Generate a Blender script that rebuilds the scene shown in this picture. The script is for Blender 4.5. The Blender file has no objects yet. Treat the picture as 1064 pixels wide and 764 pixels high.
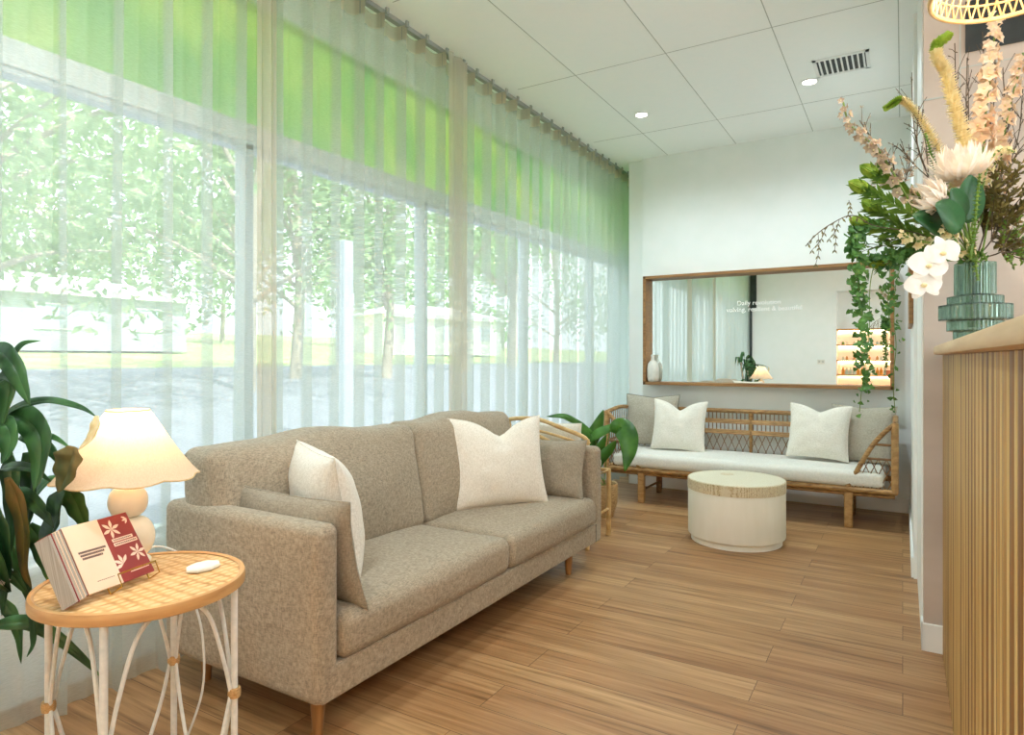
import bpy, bmesh, math, random
from math import sin, cos, pi, radians as R
from mathutils import Vector as V, Matrix, noise as mnoise

# ------------------------------------------------------------ camera
sc = bpy.context.scene
COL = sc.collection
YAW = R(30.91); FPX = 678.0; HEYE = 1.2; CS, SN = cos(YAW), sin(YAW)
cam = bpy.data.cameras.new('camera'); camo = bpy.data.objects.new('camera', cam); COL.objects.link(camo)
cam.sensor_width = 36; cam.lens = FPX/1064*36; cam.shift_y = -10/1064
camo.location = (0, 0, HEYE); camo.rotation_euler = (pi/2, 0, YAW); cam.clip_start = .05; cam.clip_end = 400
sc.camera = camo
sc.view_settings.view_transform = 'Standard'; sc.view_settings.look = 'None'
sc.view_settings.exposure = 1.06; sc.view_settings.gamma = 1; sc.view_settings.use_curve_mapping = False
sc.cycles.use_denoising = True
sc.cycles.max_bounces = 14; sc.cycles.diffuse_bounces = 7; sc.cycles.transparent_max_bounces = 40
sc.cycles.transmission_bounces = 10; sc.cycles.glossy_bounces = 4
sc.cycles.sample_clamp_indirect = 6

# ------------------------------------------------------------ sky, sun and added fill light
w = bpy.data.worlds.new('sky'); sc.world = w; w.use_nodes = True
nt = w.node_tree; bg = nt.nodes['Background']
bg.inputs[0].default_value = (.86, .94, 1.0, 1); bg.inputs[1].default_value = 1.45
sd = bpy.data.lights.new('sun', 'SUN'); sd.energy = 3.1; sd.angle = R(.6); sd.color = (1, .96, .88)
so = bpy.data.objects.new('sun', sd); COL.objects.link(so); so.rotation_euler = (R(12), R(38), 0)
ad = bpy.data.lights.new('added_fill_light', 'AREA'); ad.shape = 'RECTANGLE'; ad.size = 3.4; ad.size_y = 1.7; ad.energy = 32; ad.color = (.84, .94, 1.0)  # area light added to brighten ceiling and sofa, no real window behind it
ao = bpy.data.objects.new('added_fill_light', ad); COL.objects.link(ao); ao.location = (3.12, .9, 1.95); ao.rotation_euler = (0, R(90), 0); ad.size, ad.size_y = 1.7, 3.4

def at(px, py, d):            # place at distance d along the camera axis, for a point seen at (px, py)
    t = (px-532)/FPX
    return V((d*(CS*t-SN), d*(CS+SN*t), HEYE+(372-py)/FPX*d))

# ------------------------------------------------------------ materials
def newmat(name):
    m = bpy.data.materials.new(name); m.use_nodes = True
    nt = m.node_tree; nt.nodes.clear()
    out = nt.nodes.new('ShaderNodeOutputMaterial')
    return m, nt, out
def N(nt, t, **kw):
    n = nt.nodes.new(t)
    for k, v in kw.items():
        if k in n.inputs: n.inputs[k].default_value = v
        else: setattr(n, k, v)
    return n
def rgb(h):
    h = h.lstrip('#'); c = [int(h[i:i+2], 16)/255 for i in (0, 2, 4)]
    return tuple((x/12.92 if x <= .04045 else ((x+.055)/1.055)**2.4) for x in c)+(1,)
def ramp(nt, stops, src):
    r = nt.nodes.new('ShaderNodeValToRGB'); e = r.color_ramp.elements
    while len(e) < len(stops): e.new(.5)
    for i, (p, c) in enumerate(stops): e[i].position = p; e[i].color = c
    nt.links.new(src, r.inputs[0]); return r
def coords(nt, scale=(1, 1, 1), kind='Object'):
    tc = nt.nodes.new('ShaderNodeTexCoord'); mp = nt.nodes.new('ShaderNodeMapping')
    mp.inputs['Scale'].default_value = scale; nt.links.new(tc.outputs[kind], mp.inputs[0]); return mp.outputs[0]
def noisy(name, c1, c2, scale=(30, 30, 30), rough=.6, bump=.2, det=4, lo=.3, hi=.7, metal=0, dist=.002, trans=0, sheen=0, coat=0, spec=.5):
    m, nt, out = newmat(name); L = nt.links.new
    v = coords(nt, scale); n = N(nt, 'ShaderNodeTexNoise', Scale=1.0, Detail=det); L(v, n.inputs['Vector'])
    r = ramp(nt, [(lo, rgb(c1)), (hi, rgb(c2))], n.outputs[0])
    b = N(nt, 'ShaderNodeBsdfPrincipled', Roughness=rough, Metallic=metal)
    b.inputs['Specular IOR Level'].default_value = spec
    b.inputs['Coat Weight'].default_value = coat
    b.inputs['Sheen Weight'].default_value = sheen
    L(r.outputs[0], b.inputs['Base Color'])
    if bump:
        bp = N(nt, 'ShaderNodeBump', Strength=bump, Distance=dist); L(n.outputs[0], bp.inputs['Height']); L(bp.outputs[0], b.inputs['Normal'])
    if trans:
        t = N(nt, 'ShaderNodeBsdfTranslucent'); mx = N(nt, 'ShaderNodeMixShader', Fac=trans)
        L(r.outputs[0], t.inputs[0]); L(b.outputs[0], mx.inputs[1]); L(t.outputs[0], mx.inputs[2]); L(mx.outputs[0], out.inputs[0])
    else: L(b.outputs[0], out.inputs[0])
    return m
def linen(name, c1, c2, sc_=420, bump=.35, mottled='#000000'):
    m, nt, out = newmat(name); L = nt.links.new
    tc = nt.nodes.new('ShaderNodeTexCoord')
    def nz(s):
        mp = nt.nodes.new('ShaderNodeMapping'); mp.inputs['Scale'].default_value = s; L(tc.outputs['Object'], mp.inputs[0])
        n = N(nt, 'ShaderNodeTexNoise', Scale=1.0, Detail=1.0); L(mp.outputs[0], n.inputs['Vector']); return n.outputs[0]
    sc_ *= 1.5; a = nz((sc_, sc_*.16, sc_*.16)); b_ = nz((sc_*.16, sc_*.16, sc_)); c_ = nz((sc_*.16, sc_, sc_*.16))
    m1 = N(nt, 'ShaderNodeMath', operation='ADD'); L(a, m1.inputs[0]); L(b_, m1.inputs[1])
    m2 = N(nt, 'ShaderNodeMath', operation='ADD'); L(m1.outputs[0], m2.inputs[0]); L(c_, m2.inputs[1])
    m3 = N(nt, 'ShaderNodeMath', operation='MULTIPLY'); L(m2.outputs[0], m3.inputs[0]); m3.inputs[1].default_value = 1/3
    r = ramp(nt, [(.38, rgb(c1)), (.62, rgb(c2))], m3.outputs[0])
    b = N(nt, 'ShaderNodeBsdfPrincipled', Roughness=.9); b.inputs['Specular IOR Level'].default_value = .15; b.inputs['Sheen Weight'].default_value = .15
    L(r.outputs[0], b.inputs['Base Color'])
    bp = N(nt, 'ShaderNodeBump', Strength=bump, Distance=.002); L(m3.outputs[0], bp.inputs['Height']); L(bp.outputs[0], b.inputs['Normal'])
    L(b.outputs[0], out.inputs[0]); return m
def emit(name, c, s):
    m, nt, out = newmat(name); e = N(nt, 'ShaderNodeEmission', Strength=s); e.inputs[0].default_value = rgb(c); nt.links.new(e.outputs[0], out.inputs[0]); return m
def glass(name, tint, gloss=.07, rough=.0):
    m, nt, out = newmat(name); L = nt.links.new
    t = N(nt, 'ShaderNodeBsdfTransparent'); t.inputs[0].default_value = rgb(tint)
    g = N(nt, 'ShaderNodeBsdfGlossy', Roughness=rough); mx = N(nt, 'ShaderNodeMixShader', Fac=gloss)
    L(t.outputs[0], mx.inputs[1]); L(g.outputs[0], mx.inputs[2]); L(mx.outputs[0], out.inputs[0]); return m
def sheer(name, col, cov, tl=.62):
    m, nt, out = newmat(name); L = nt.links.new
    v = coords(nt, (60, 60, 900)); n = N(nt, 'ShaderNodeTexNoise', Scale=1.0, Detail=2.0); L(v, n.inputs['Vector'])
    mr = N(nt, 'ShaderNodeMapRange'); mr.inputs[3].default_value = cov-.10; mr.inputs[4].default_value = cov+.10; L(n.outputs[0], mr.inputs[0])
    t = N(nt, 'ShaderNodeBsdfTransparent'); d = N(nt, 'ShaderNodeBsdfDiffuse'); tr = N(nt, 'ShaderNodeBsdfTranslucent')
    d.inputs[0].default_value = rgb(col); tr.inputs[0].default_value = rgb(col)
    a = N(nt, 'ShaderNodeMixShader', Fac=tl); L(d.outputs[0], a.inputs[1]); L(tr.outputs[0], a.inputs[2])
    b = N(nt, 'ShaderNodeMixShader'); L(mr.outputs[0], b.inputs[0]); L(t.outputs[0], b.inputs[1]); L(a.outputs[0], b.inputs[2])
    L(b.outputs[0], out.inputs[0]); return m

M = {}
M['wall'] = noisy('wall_paint', '#ebf1ef', '#f0f4f3', (6, 6, 6), .85, .03)
M['ceil'] = noisy('ceiling_panel', '#f8fcfb', '#fbfdfc', (20, 20, 20), .9, .03)
M['joint'] = noisy('joint_shadow', '#b4b8b4', '#bfc3bf', (20, 20, 20), .9, 0)
M['trimw'] = noisy('white_trim', '#eceeed', '#f1f2f1', (8, 8, 8), .45, .02)
M['lime'] = noisy('limewash', '#b9aba0', '#cdbfb4', (2.2, 2.2, 3.5), .9, .08, det=6, lo=.35, hi=.68)
M['alu'] = noisy('window_aluminium', '#ccd4d8', '#dbe1e4', (10, 10, 10), .4, 0, metal=.3)
M['beam'] = noisy('window_beam', '#e2e7e4', '#eaeeec', (10, 10, 10), .6, 0)
M['darkalu'] = noisy('dark_metal', '#23292a', '#30383a', (10, 10, 10), .5, 0)
M['glass'] = glass('window_glass', '#f6fbfa', .05)
M['sheer'] = sheer('sheer_curtain', '#dbe2dd', .43, .45)
M['sheer2'] = sheer('sheer_curtain_hem', '#cfcab8', .74, .35)
M['track'] = noisy('curtain_track_metal', '#979d97', '#a5aaa4', (10, 10, 10), .5, 0)
M['sofa'] = linen('sofa_fabric', '#877a68', '#b3a48e', 300, .5)
M['greige'] = linen('greige_linen', '#8a7f70', '#aa9f8c', 300, .4)
M['cream'] = linen('cream_linen', '#d9d0c1', '#f1eadf', 320, .3)
M['ivory'] = linen('ivory_linen', '#dcd8cc', '#f2efe6', 320, .25)
M['grey_linen'] = linen('grey_linen', '#a09a8b', '#bdb7a8', 320, .3)
M['piping'] = noisy('dark_piping', '#4f4a41', '#6a6355', (60, 60, 60), .9, 0)
M['mattress'] = linen('bench_mattress_cotton', '#d9d8d0', '#ecebe4', 300, .15)
M['walnut'] = noisy('sofa_leg_wood', '#7a5430', '#a87c4c', (40, 40, 4), .4, .05)
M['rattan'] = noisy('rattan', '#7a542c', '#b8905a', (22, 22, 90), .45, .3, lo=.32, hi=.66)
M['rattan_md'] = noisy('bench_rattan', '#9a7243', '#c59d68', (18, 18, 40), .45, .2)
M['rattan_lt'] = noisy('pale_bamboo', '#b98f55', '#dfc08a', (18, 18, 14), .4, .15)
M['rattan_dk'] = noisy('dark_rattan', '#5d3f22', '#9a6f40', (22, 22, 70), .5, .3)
M['oak'] = noisy('mirror_oak', '#7d5530', '#a87d4c', (3, 60, 60), .45, .1)
M['ledge'] = noisy('counter_oak', '#c19a6e', '#dcbd95', (40, 2.5, 40), .4, .05, lo=.25, hi=.75)
M['shelfwood'] = noisy('shelf_oak', '#b88750', '#d4a76e', (3, 40, 40), .5, .05)
M['whitemetal'] = noisy('white_painted_metal', '#d9dad6', '#ecebe6', (60, 60, 60), .5, .1)
M['raffia'] = noisy('raffia', '#a98352', '#d1aa76', (200, 200, 400), .8, .4)
M['ceramic'] = noisy('cream_ceramic', '#ecdfc6', '#f3e8d3', (20, 20, 20), .35, .03)
M['whiteceramic'] = noisy('white_ceramic', '#d8d8cf', '#e9e8e0', (20, 20, 20), .6, .03)
M['leaf_dr'] = noisy('dracaena_leaf', '#1b3d1e', '#4a7a40', (14, 14, 4), .38, .05, lo=.35, hi=.65, trans=.15)
M['leaf_br'] = noisy('drying_dracaena_leaf', '#4a5426', '#9a7a44', (14, 14, 4), .5, .1, lo=.35, hi=.62, trans=.15)
M['leaf_lily'] = noisy('lily_leaf', '#2d5e20', '#5c9433', (8, 8, 8), .35, .05, trans=.25)
M['ivy'] = noisy('ivy_leaf', '#2a5a22', '#5d8f3d', (25, 25, 25), .5, .05, trans=.2)
M['leafgreen'] = noisy('arrangement_leaf', '#3f6a25', '#86a845', (20, 20, 20), .5, .05, trans=.25)
M['darkleaf'] = noisy('dark_green_leaf', '#1f4a25', '#33683a', (12, 12, 12), .4, .05, trans=.1)
M['olive'] = noisy('olive_foliage', '#4f4a24', '#8c8148', (30, 30, 30), .6, .05, trans=.2)
M['stemgreen'] = noisy('green_stem', '#55752f', '#7d9a45', (40, 40, 20), .6, 0)
M['twig'] = noisy('dark_twig', '#3f3428', '#6a5a47', (60, 60, 60), .8, .1)
M['yellowfl'] = noisy('yellow_blossom', '#ecdca4', '#f8f0cf', (60, 60, 60), .7, .1, trans=.3)
M['greenfl'] = noisy('green_bud_tip', '#7fa52a', '#b9d25a', (60, 60, 60), .6, .1, trans=.3)
M['peach'] = noisy('peach_blossom', '#e6c4a2', '#f7e8d4', (40, 40, 40), .7, .05, trans=.3)
M['mauve'] = noisy('mauve_blossom', '#b09885', '#dcc9b2', (40, 40, 40), .7, .05, trans=.3)
M['whitefl'] = noisy('white_petal', '#efe9e2', '#fbf7f2', (20, 20, 20), .55, .03, trans=.3)
M['pinkwhite'] = noisy('protea_petal', '#f0e4d8', '#fbf6ee', (30, 30, 30), .7, .05, trans=.3)
M['bark'] = noisy('tree_bark', '#a09683', '#bdb4a2', (6, 6, 2), .9, .3, dist=.03)
M['pot'] = noisy('white_pot', '#dcdad2', '#ebe9e2', (10, 10, 10), .5, .02)
M['soil'] = noisy('potting_soil', '#3a2d20', '#57452f', (60, 60, 60), .95, .3)
M['plaster'] = noisy('ottoman_body', '#f2efe2', '#f6f3e8', (30, 30, 5), .7, .05)
M['basket'] = noisy('woven_basket', '#a07c50', '#cfae7c', (50, 50, 160), .7, .6)
M['brass'] = noisy('brass_wire', '#b5852e', '#d9ac4e', (30, 30, 30), .25, 0, metal=1)
M['paper'] = noisy('cream_paper', '#e2c4a8', '#e9cdb3', (10, 10, 10), .6, 0)
M['redpaper'] = noisy('dark_red_paper', '#84241f', '#942d26', (10, 10, 10), .5, 0)
M['greypaper'] = noisy('grey_page_edges', '#8d8378', '#b8ada0', (4, 900, 4), .8, 0)
M['ink'] = noisy('dark_ink', '#4a2a26', '#56332e', (10, 10, 10), .6, 0)
M['lightprint'] = noisy('blush_print', '#ecc9b2', '#f1d3bf', (10, 10, 10), .6, 0)
M['cable'] = noisy('white_cable', '#d5d5d0', '#e8e8e4', (10, 10, 10), .4, 0)
M['bulb'] = emit('warm_bulb', '#ffd09a', 2.5)
M['downlight'] = emit('downlight_lens', '#fff4e2', 14)
M['led'] = emit('shelf_led', '#ffdcb0', 22)
M['ventdark'] = noisy('vent_shadow', '#4b4f50', '#5a5e5f', (10, 10, 10), .9, 0)
M['decal'] = noisy('white_lettering', '#f6f7f5', '#fbfbfa', (10, 10, 10), .6, 0)
M['amber'] = noisy('amber_bottle', '#c07a22', '#e09a3a', (30, 30, 30), .3, 0)
M['teal'] = noisy('pale_green_bottle', '#a9bfae', '#c2d2c0', (30, 30, 30), .3, 0)
M['copper'] = noisy('terracotta_box', '#b9643a', '#cf7f50', (30, 30, 30), .6, 0)
M['grass'] = noisy('grass', '#8fa860', '#c3d090', (.6, .6, .6), .95, 0, det=6)
M['road'] = noisy('pale_gravel_road', '#7b808b', '#999ea7', (.8, 5, 1), .95, 0, det=6)
M['housewall'] = noisy('house_wall', '#a5afb4', '#bac2c6', (2, 2, 2), .8, 0)
M['houseroof'] = noisy('white_roof', '#f0f0ec', '#f8f8f5', (2, 2, 2), .6, 0)
M['greyglass'] = noisy('house_window_glass', '#aebfcc', '#c2d0da', (2, 2, 2), .2, 0)
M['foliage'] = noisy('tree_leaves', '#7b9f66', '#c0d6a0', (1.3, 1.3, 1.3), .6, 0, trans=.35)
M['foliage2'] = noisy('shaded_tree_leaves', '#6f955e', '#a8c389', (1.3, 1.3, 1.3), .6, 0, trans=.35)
def mat_mirror():
    m, nt, out = newmat('mirror_silver'); g = N(nt, 'ShaderNodeBsdfGlossy', Roughness=0.0); g.inputs[0].default_value = (.86, .89, .87, 1)
    nt.links.new(g.outputs[0], out.inputs[0]); return m
M['mirror'] = mat_mirror()
def mat_film():
    m, nt, out = newmat('green_leaf_film'); L = nt.links.new
    n = N(nt, 'ShaderNodeTexNoise', Scale=1.0, Detail=3.0); n.inputs['Distortion'].default_value = 1.2; L(coords(nt, (1, .9, 1.1)), n.inputs['Vector'])
    r = ramp(nt, [(.32, rgb('#5f9650')), (.5, rgb('#83ad50')), (.66, rgb('#a8c05c'))], n.outputs[0])
    tr = N(nt, 'ShaderNodeBsdfTranslucent'); tp = N(nt, 'ShaderNodeBsdfTransparent')
    L(r.outputs[0], tr.inputs[0]); L(r.outputs[0], tp.inputs[0]); mx = N(nt, 'ShaderNodeMixShader', Fac=.12)
    L(tr.outputs[0], mx.inputs[1]); L(tp.outputs[0], mx.inputs[2]); L(mx.outputs[0], out.inputs[0]); return m
M['film'] = mat_film()
def mat_floor():
    m, nt, out = newmat('timber_plank_floor'); L = nt.links.new
    co = coords(nt)
    br = N(nt, 'ShaderNodeTexBrick', Scale=1.0); br.offset = .37; br.inputs['Brick Width'].default_value = 1.25; br.inputs['Row Height'].default_value = .17
    br.inputs['Mortar Size'].default_value = .0012; br.inputs['Mortar Smooth'].default_value = 0; br.inputs['Bias'].default_value = 0
    br.inputs['Color1'].default_value = (0, 0, 0, 1); br.inputs['Color2'].default_value = (1, 1, 1, 1); L(co, br.inputs['Vector'])
    # grain, shifted per plank
    vm = N(nt, 'ShaderNodeVectorMath', operation='MULTIPLY_ADD'); L(br.outputs[0], vm.inputs[0]); vm.inputs[1].default_value = (7, 3, 5); L(co, vm.inputs[2])
    mp = nt.nodes.new('ShaderNodeMapping'); mp.inputs['Scale'].default_value = (1.6, 42, 1); L(vm.outputs[0], mp.inputs[0])
    n1 = N(nt, 'ShaderNodeTexNoise', Scale=1.0, Detail=6.0, Roughness=.62); n1.inputs['Distortion'].default_value = .5; L(mp.outputs[0], n1.inputs['Vector'])
    mp2 = nt.nodes.new('ShaderNodeMapping'); mp2.inputs['Scale'].default_value = (.9, 9, 1); L(vm.outputs[0], mp2.inputs[0])
    n2 = N(nt, 'ShaderNodeTexNoise', Scale=1.0, Detail=3.0); L(mp2.outputs[0], n2.inputs['Vector'])
    r1 = ramp(nt, [(.28, rgb('#80603f')), (.45, rgb('#b29066')), (.62, rgb('#c7a57b')), (.78, rgb('#dcc29c'))], n1.outputs[0])
    r2 = ramp(nt, [(.3, rgb('#c4a384')), (.7, rgb('#fff6ea'))], n2.outputs[0])
    mx = N(nt, 'ShaderNodeMix', data_type='RGBA', blend_type='MULTIPLY'); mx.inputs[0].default_value = .7
    L(r1.outputs[0], mx.inputs[6]); L(r2.outputs[0], mx.inputs[7])
    tn = ramp(nt, [(0, rgb('#e2d2c4')), (1, rgb('#ffffff'))], br.outputs[0])
    mx2 = N(nt, 'ShaderNodeMix', data_type='RGBA', blend_type='MULTIPLY'); mx2.inputs[0].default_value = .8
    L(mx.outputs[2], mx2.inputs[6]); L(tn.outputs[0], mx2.inputs[7])
    mx3 = N(nt, 'ShaderNodeMix', data_type='RGBA'); L(br.outputs[1], mx3.inputs[0]); L(mx2.outputs[2], mx3.inputs[6]); mx3.inputs[7].default_value = rgb('#5d4028')
    b = N(nt, 'ShaderNodeBsdfPrincipled', Roughness=.38); b.inputs['Specular IOR Level'].default_value = .4
    L(mx3.outputs[2], b.inputs['Base Color'])
    bp = N(nt, 'ShaderNodeBump', Strength=.12, Distance=.002); L(n1.outputs[0], bp.inputs['Height']); L(bp.outputs[0], b.inputs['Normal'])
    L(b.outputs[0], out.inputs[0]); return m
M['floor'] = mat_floor()
def mat_cane(name, c1, c2, c3, s):
    m, nt, out = newmat(name); L = nt.links.new
    co = coords(nt, (s, s, s))
    a = N(nt, 'ShaderNodeTexWave', Scale=1.0, Distortion=2.0); a.wave_type = 'BANDS'; a.bands_direction = 'X'; L(co, a.inputs['Vector'])
    b_ = N(nt, 'ShaderNodeTexWave', Scale=.7, Distortion=3.0); b_.bands_direction = 'Y'; L(co, b_.inputs['Vector'])
    n = N(nt, 'ShaderNodeTexNoise', Scale=2.0, Detail=3.0); L(co, n.inputs['Vector'])
    mu = N(nt, 'ShaderNodeMath', operation='MULTIPLY'); L(a.outputs[1], mu.inputs[0]); L(b_.outputs[1], mu.inputs[1])
    ad = N(nt, 'ShaderNodeMath', operation='ADD'); L(mu.outputs[0], ad.inputs[0]); L(n.outputs[0], ad.inputs[1])
    r = ramp(nt, [(.3, rgb(c1)), (.55, rgb(c2)), (.9, rgb(c3))], ad.outputs[0])
    b = N(nt, 'ShaderNodeBsdfPrincipled', Roughness=.55); L(r.outputs[0], b.inputs['Base Color'])
    bp = N(nt, 'ShaderNodeBump', Strength=.6, Distance=.003); L(ad.outputs[0], bp.inputs['Height']); L(bp.outputs[0], b.inputs['Normal'])
    L(b.outputs[0], out.inputs[0]); return m
M['cane'] = mat_cane('woven_cane_top', '#a9783f', '#cb9f66', '#e0bb88', 14)
M['inlay'] = mat_cane('mosaic_inlay', '#86643c', '#cdb88e', '#efe6cd', 75)
M['inlaytop'] = mat_cane('mosaic_top', '#cabb92', '#e0d8bd', '#eee9d6', 90)
M['rimwood'] = noisy('table_rim_wood', '#b98650', '#d0a068', (8, 8, 60), .4, .05)
def mat_slats():
    m, nt, out = newmat('counter_battens'); L = nt.links.new
    g = nt.nodes.new('ShaderNodeTexCoord'); sp = nt.nodes.new('ShaderNodeSeparateXYZ'); L(g.outputs['Object'], sp.inputs[0])
    fl = N(nt, 'ShaderNodeMath', operation='MULTIPLY'); L(sp.outputs[1], fl.inputs[0]); fl.inputs[1].default_value = 1/.041
    f2 = N(nt, 'ShaderNodeMath', operation='FLOOR'); L(fl.outputs[0], f2.inputs[0])
    wn = N(nt, 'ShaderNodeTexWhiteNoise', noise_dimensions='1D'); L(f2.outputs[0], wn.inputs['W'])
    mp = nt.nodes.new('ShaderNodeMapping'); mp.inputs['Scale'].default_value = (60, 60, 2.2); L(g.outputs['Object'], mp.inputs[0])
    n = N(nt, 'ShaderNodeTexNoise', Scale=1.0, Detail=4.0); L(mp.outputs[0], n.inputs['Vector'])
    md = N(nt, 'ShaderNodeMath', operation='MULTIPLY_ADD'); L(wn.outputs[0], md.inputs[0]); md.inputs[1].default_value = .55; L(n.outputs[0], md.inputs[2])
    r = ramp(nt, [(.35, rgb('#6f4520')), (.65, rgb('#8e5f30')), (.9, rgb('#a87a42')), (1.0, rgb('#bb8e50'))], md.outputs[0])
    b = N(nt, 'ShaderNodeBsdfPrincipled', Roughness=.45); L(r.outputs[0], b.inputs['Base Color']); L(b.outputs[0], out.inputs[0]); return m
M['slats'] = mat_slats()
M['paleslat'] = noisy('pale_batten', '#b8935a', '#d2b47c', (60, 60, 3), .45, .03)
def mat_vase():
    m, nt, out = newmat('ribbed_green_glass'); L = nt.links.new
    t = N(nt, 'ShaderNodeBsdfTransparent'); t.inputs[0].default_value = rgb('#dceae3')
    d = N(nt, 'ShaderNodeBsdfDiffuse'); d.inputs[0].default_value = rgb('#9fc3b3'); g = N(nt, 'ShaderNodeBsdfGlossy', Roughness=.08)
    mx = N(nt, 'ShaderNodeMixShader', Fac=.18); L(t.outputs[0], mx.inputs[1]); L(d.outputs[0], mx.inputs[2])
    fr = N(nt, 'ShaderNodeFresnel', IOR=1.45); m2 = N(nt, 'ShaderNodeMixShader'); L(fr.outputs[0], m2.inputs[0]); L(mx.outputs[0], m2.inputs[1]); L(g.outputs[0], m2.inputs[2])
    L(m2.outputs[0], out.inputs[0]); return m
M['vaseglass'] = mat_vase()
def mat_shade(name, c, tl):
    m, nt, out = newmat(name); L = nt.links.new
    n = N(nt, 'ShaderNodeTexNoise', Scale=1.0, Detail=2.0); L(coords(nt, (300, 300, 60)), n.inputs['Vector'])
    r = ramp(nt, [(.3, rgb('#e6d2b8')), (.7, rgb(c))], n.outputs[0])
    d = N(nt, 'ShaderNodeBsdfDiffuse'); t = N(nt, 'ShaderNodeBsdfTranslucent'); L(r.outputs[0], d.inputs[0]); L(r.outputs[0], t.inputs[0])
    mx = N(nt, 'ShaderNodeMixShader', Fac=tl); L(d.outputs[0], mx.inputs[1]); L(t.outputs[0], mx.inputs[2]); L(mx.outputs[0], out.inputs[0]); return m
M['shade'] = mat_shade('lamp_shade_linen', '#f0dfc8', .48)
M['shadetrim'] = noisy('shade_trim', '#c9a878', '#d8b98a', (60, 60, 60), .8, 0)

# ------------------------------------------------------------ mesh builder
def spline(pts, n=6):
    pts = [V(p) for p in pts]
    if len(pts) < 3 or n < 2: return pts
    P = [pts[0]*2-pts[1]]+pts+[pts[-1]*2-pts[-2]]; out = []
    for i in range(1, len(P)-2):
        a, b, c, d = P[i-1], P[i], P[i+1], P[i+2]
        for k in range(n):
            t = k/n
            out.append(.5*((2*b)+(c-a)*t+(2*a-5*b+4*c-d)*t*t+(3*b-a-3*c+d)*t**3))
    out.append(pts[-1]); return out
class MB:
    def __init__(s): s.v = []; s.f = []; s.mi = []; s.cur = 0
    def add(s, vs, fs):
        o = len(s.v); s.v += [tuple(x) for x in vs]; s.f += [tuple(i+o for i in f) for f in fs]; s.mi += [s.cur]*len(fs); return s
    def box(s, c, d, rot=None):
        c = V(c); h = V(d)/2; vs = []
        for z in (-1, 1):
            for x, y in ((-1, -1), (1, -1), (1, 1), (-1, 1)):
                p = V((x*h.x, y*h.y, z*h.z)); vs.append(c+(rot@p if rot else p))
        return s.add(vs, [(3, 2, 1, 0), (4, 5, 6, 7), (0, 1, 5, 4), (1, 2, 6, 5), (2, 3, 7, 6), (3, 0, 4, 7)])
    def b2(s, a, b): a, b = V(a), V(b); return s.box((a+b)/2, b-a)
    def tube(s, pts, r, n=8, closed=False, caps=True):
        pts = [V(p) for p in pts]; m = len(pts)
        if not hasattr(r, '__len__'): r = [r]*m
        vs = []; prev = None
        for i, p in enumerate(pts):
            if closed: t = pts[(i+1) % m]-pts[i-1]
            else: t = pts[min(i+1, m-1)]-pts[max(i-1, 0)]
            if t.length < 1e-9: t = V((0, 0, 1))
            t.normalize()
            if prev is None:
                a = V((0, 0, 1)) if abs(t.z) < .9 else V((1, 0, 0)); u = t.cross(a).normalized()
            else:
                u = prev-t*prev.dot(t); u = u.normalized() if u.length > 1e-6 else t.orthogonal().normalized()
            prev = u; w_ = t.cross(u)
            for k in range(n):
                a = 2*pi*k/n; vs.append(p+(u*cos(a)+w_*sin(a))*r[i])
        fs = []
        for i in range(m if closed else m-1):
            j = (i+1) % m
            for k in range(n): fs.append((i*n+k, i*n+(k+1) % n, j*n+(k+1) % n, j*n+k))
        if caps and not closed:
            fs.append(tuple(range(n))[::-1]); fs.append(tuple((m-1)*n+k for k in range(n)))
        return s.add(vs, fs)
    def lathe(s, prof, n=32, c=(0, 0, 0), rf=None):
        c = V(c); vs = []
        for i, (r, z) in enumerate(prof):
            for k in range(n):
                a = 2*pi*k/n; rr = r*(rf(a, i/(len(prof)-1)) if rf else 1)
                zz = z
                vs.append(c+V((rr*cos(a), rr*sin(a), zz)))
        fs = []
        for i in range(len(prof)-1):
            for k in range(n): fs.append((i*n+k, i*n+(k+1) % n, (i+1)*n+(k+1) % n, (i+1)*n+k))
        return s.add(vs, fs)
    def ball(s, c, r, n=8, m=6, sc_=(1, 1, 1), rot=None):
        c = V(c); vs = []; fs = []
        for i in range(m+1):
            th = pi*i/m
            for k in range(n):
                a = 2*pi*k/n; p = V((sin(th)*cos(a)*r*sc_[0], sin(th)*sin(a)*r*sc_[1], cos(th)*r*sc_[2])); vs.append(c+(rot@p if rot else p))
        for i in range(m):
            for k in range(n): fs.append((i*n+k, (i+1)*n+k, (i+1)*n+(k+1) % n, i*n+(k+1) % n))
        return s.add(vs, fs)
    def blade(s, pts, wmax, nrm=(0, 0, 1), fold=.25, sub=5, shape=None, wave=0, smooth=True):
        pp = spline(pts, sub) if smooth else [V(p) for p in pts]; m = len(pp); vs = []; fs = []; nrm = V(nrm)
        for i, p in enumerate(pp):
            t = (pp[min(i+1, m-1)]-pp[max(i-1, 0)]); t = t.normalized() if t.length > 1e-9 else V((0, 0, 1))
            sd_ = t.cross(nrm); sd_ = sd_.normalized() if sd_.length > 1e-4 else t.orthogonal().normalized()
            up = sd_.cross(t).normalized(); q = i/(m-1)
            wq = (shape(q) if shape else (min(1, .35+q*3)*(1-q**3)))*wmax/2+.0004
            wv = wave*sin(q*19)*wq
            vs += [p-sd_*wq+up*(fold*wq+wv), p, p+sd_*wq+up*(fold*wq-wv)]
        for i in range(m-1):
            for k in (0, 1): fs.append((i*3+k, i*3+k+1, i*3+k+4, i*3+k+3))
        return s.add(vs, fs)
    def leaf(s, base, d, up, L, w_, droop=.2, fold=.2, seg=4):
        d = V(d).normalized(); up = V(up); b = V(base); pts = []
        for i in range(seg+1):
            q = i/seg; pts.append(b+d*L*q+V((0, 0, -1))*droop*L*q*q)
        return s.blade(pts, w_, up, fold, 1, shape=lambda q: sin(pi*min(1, q**.8*.98+.02))**.8, smooth=False)
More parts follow.
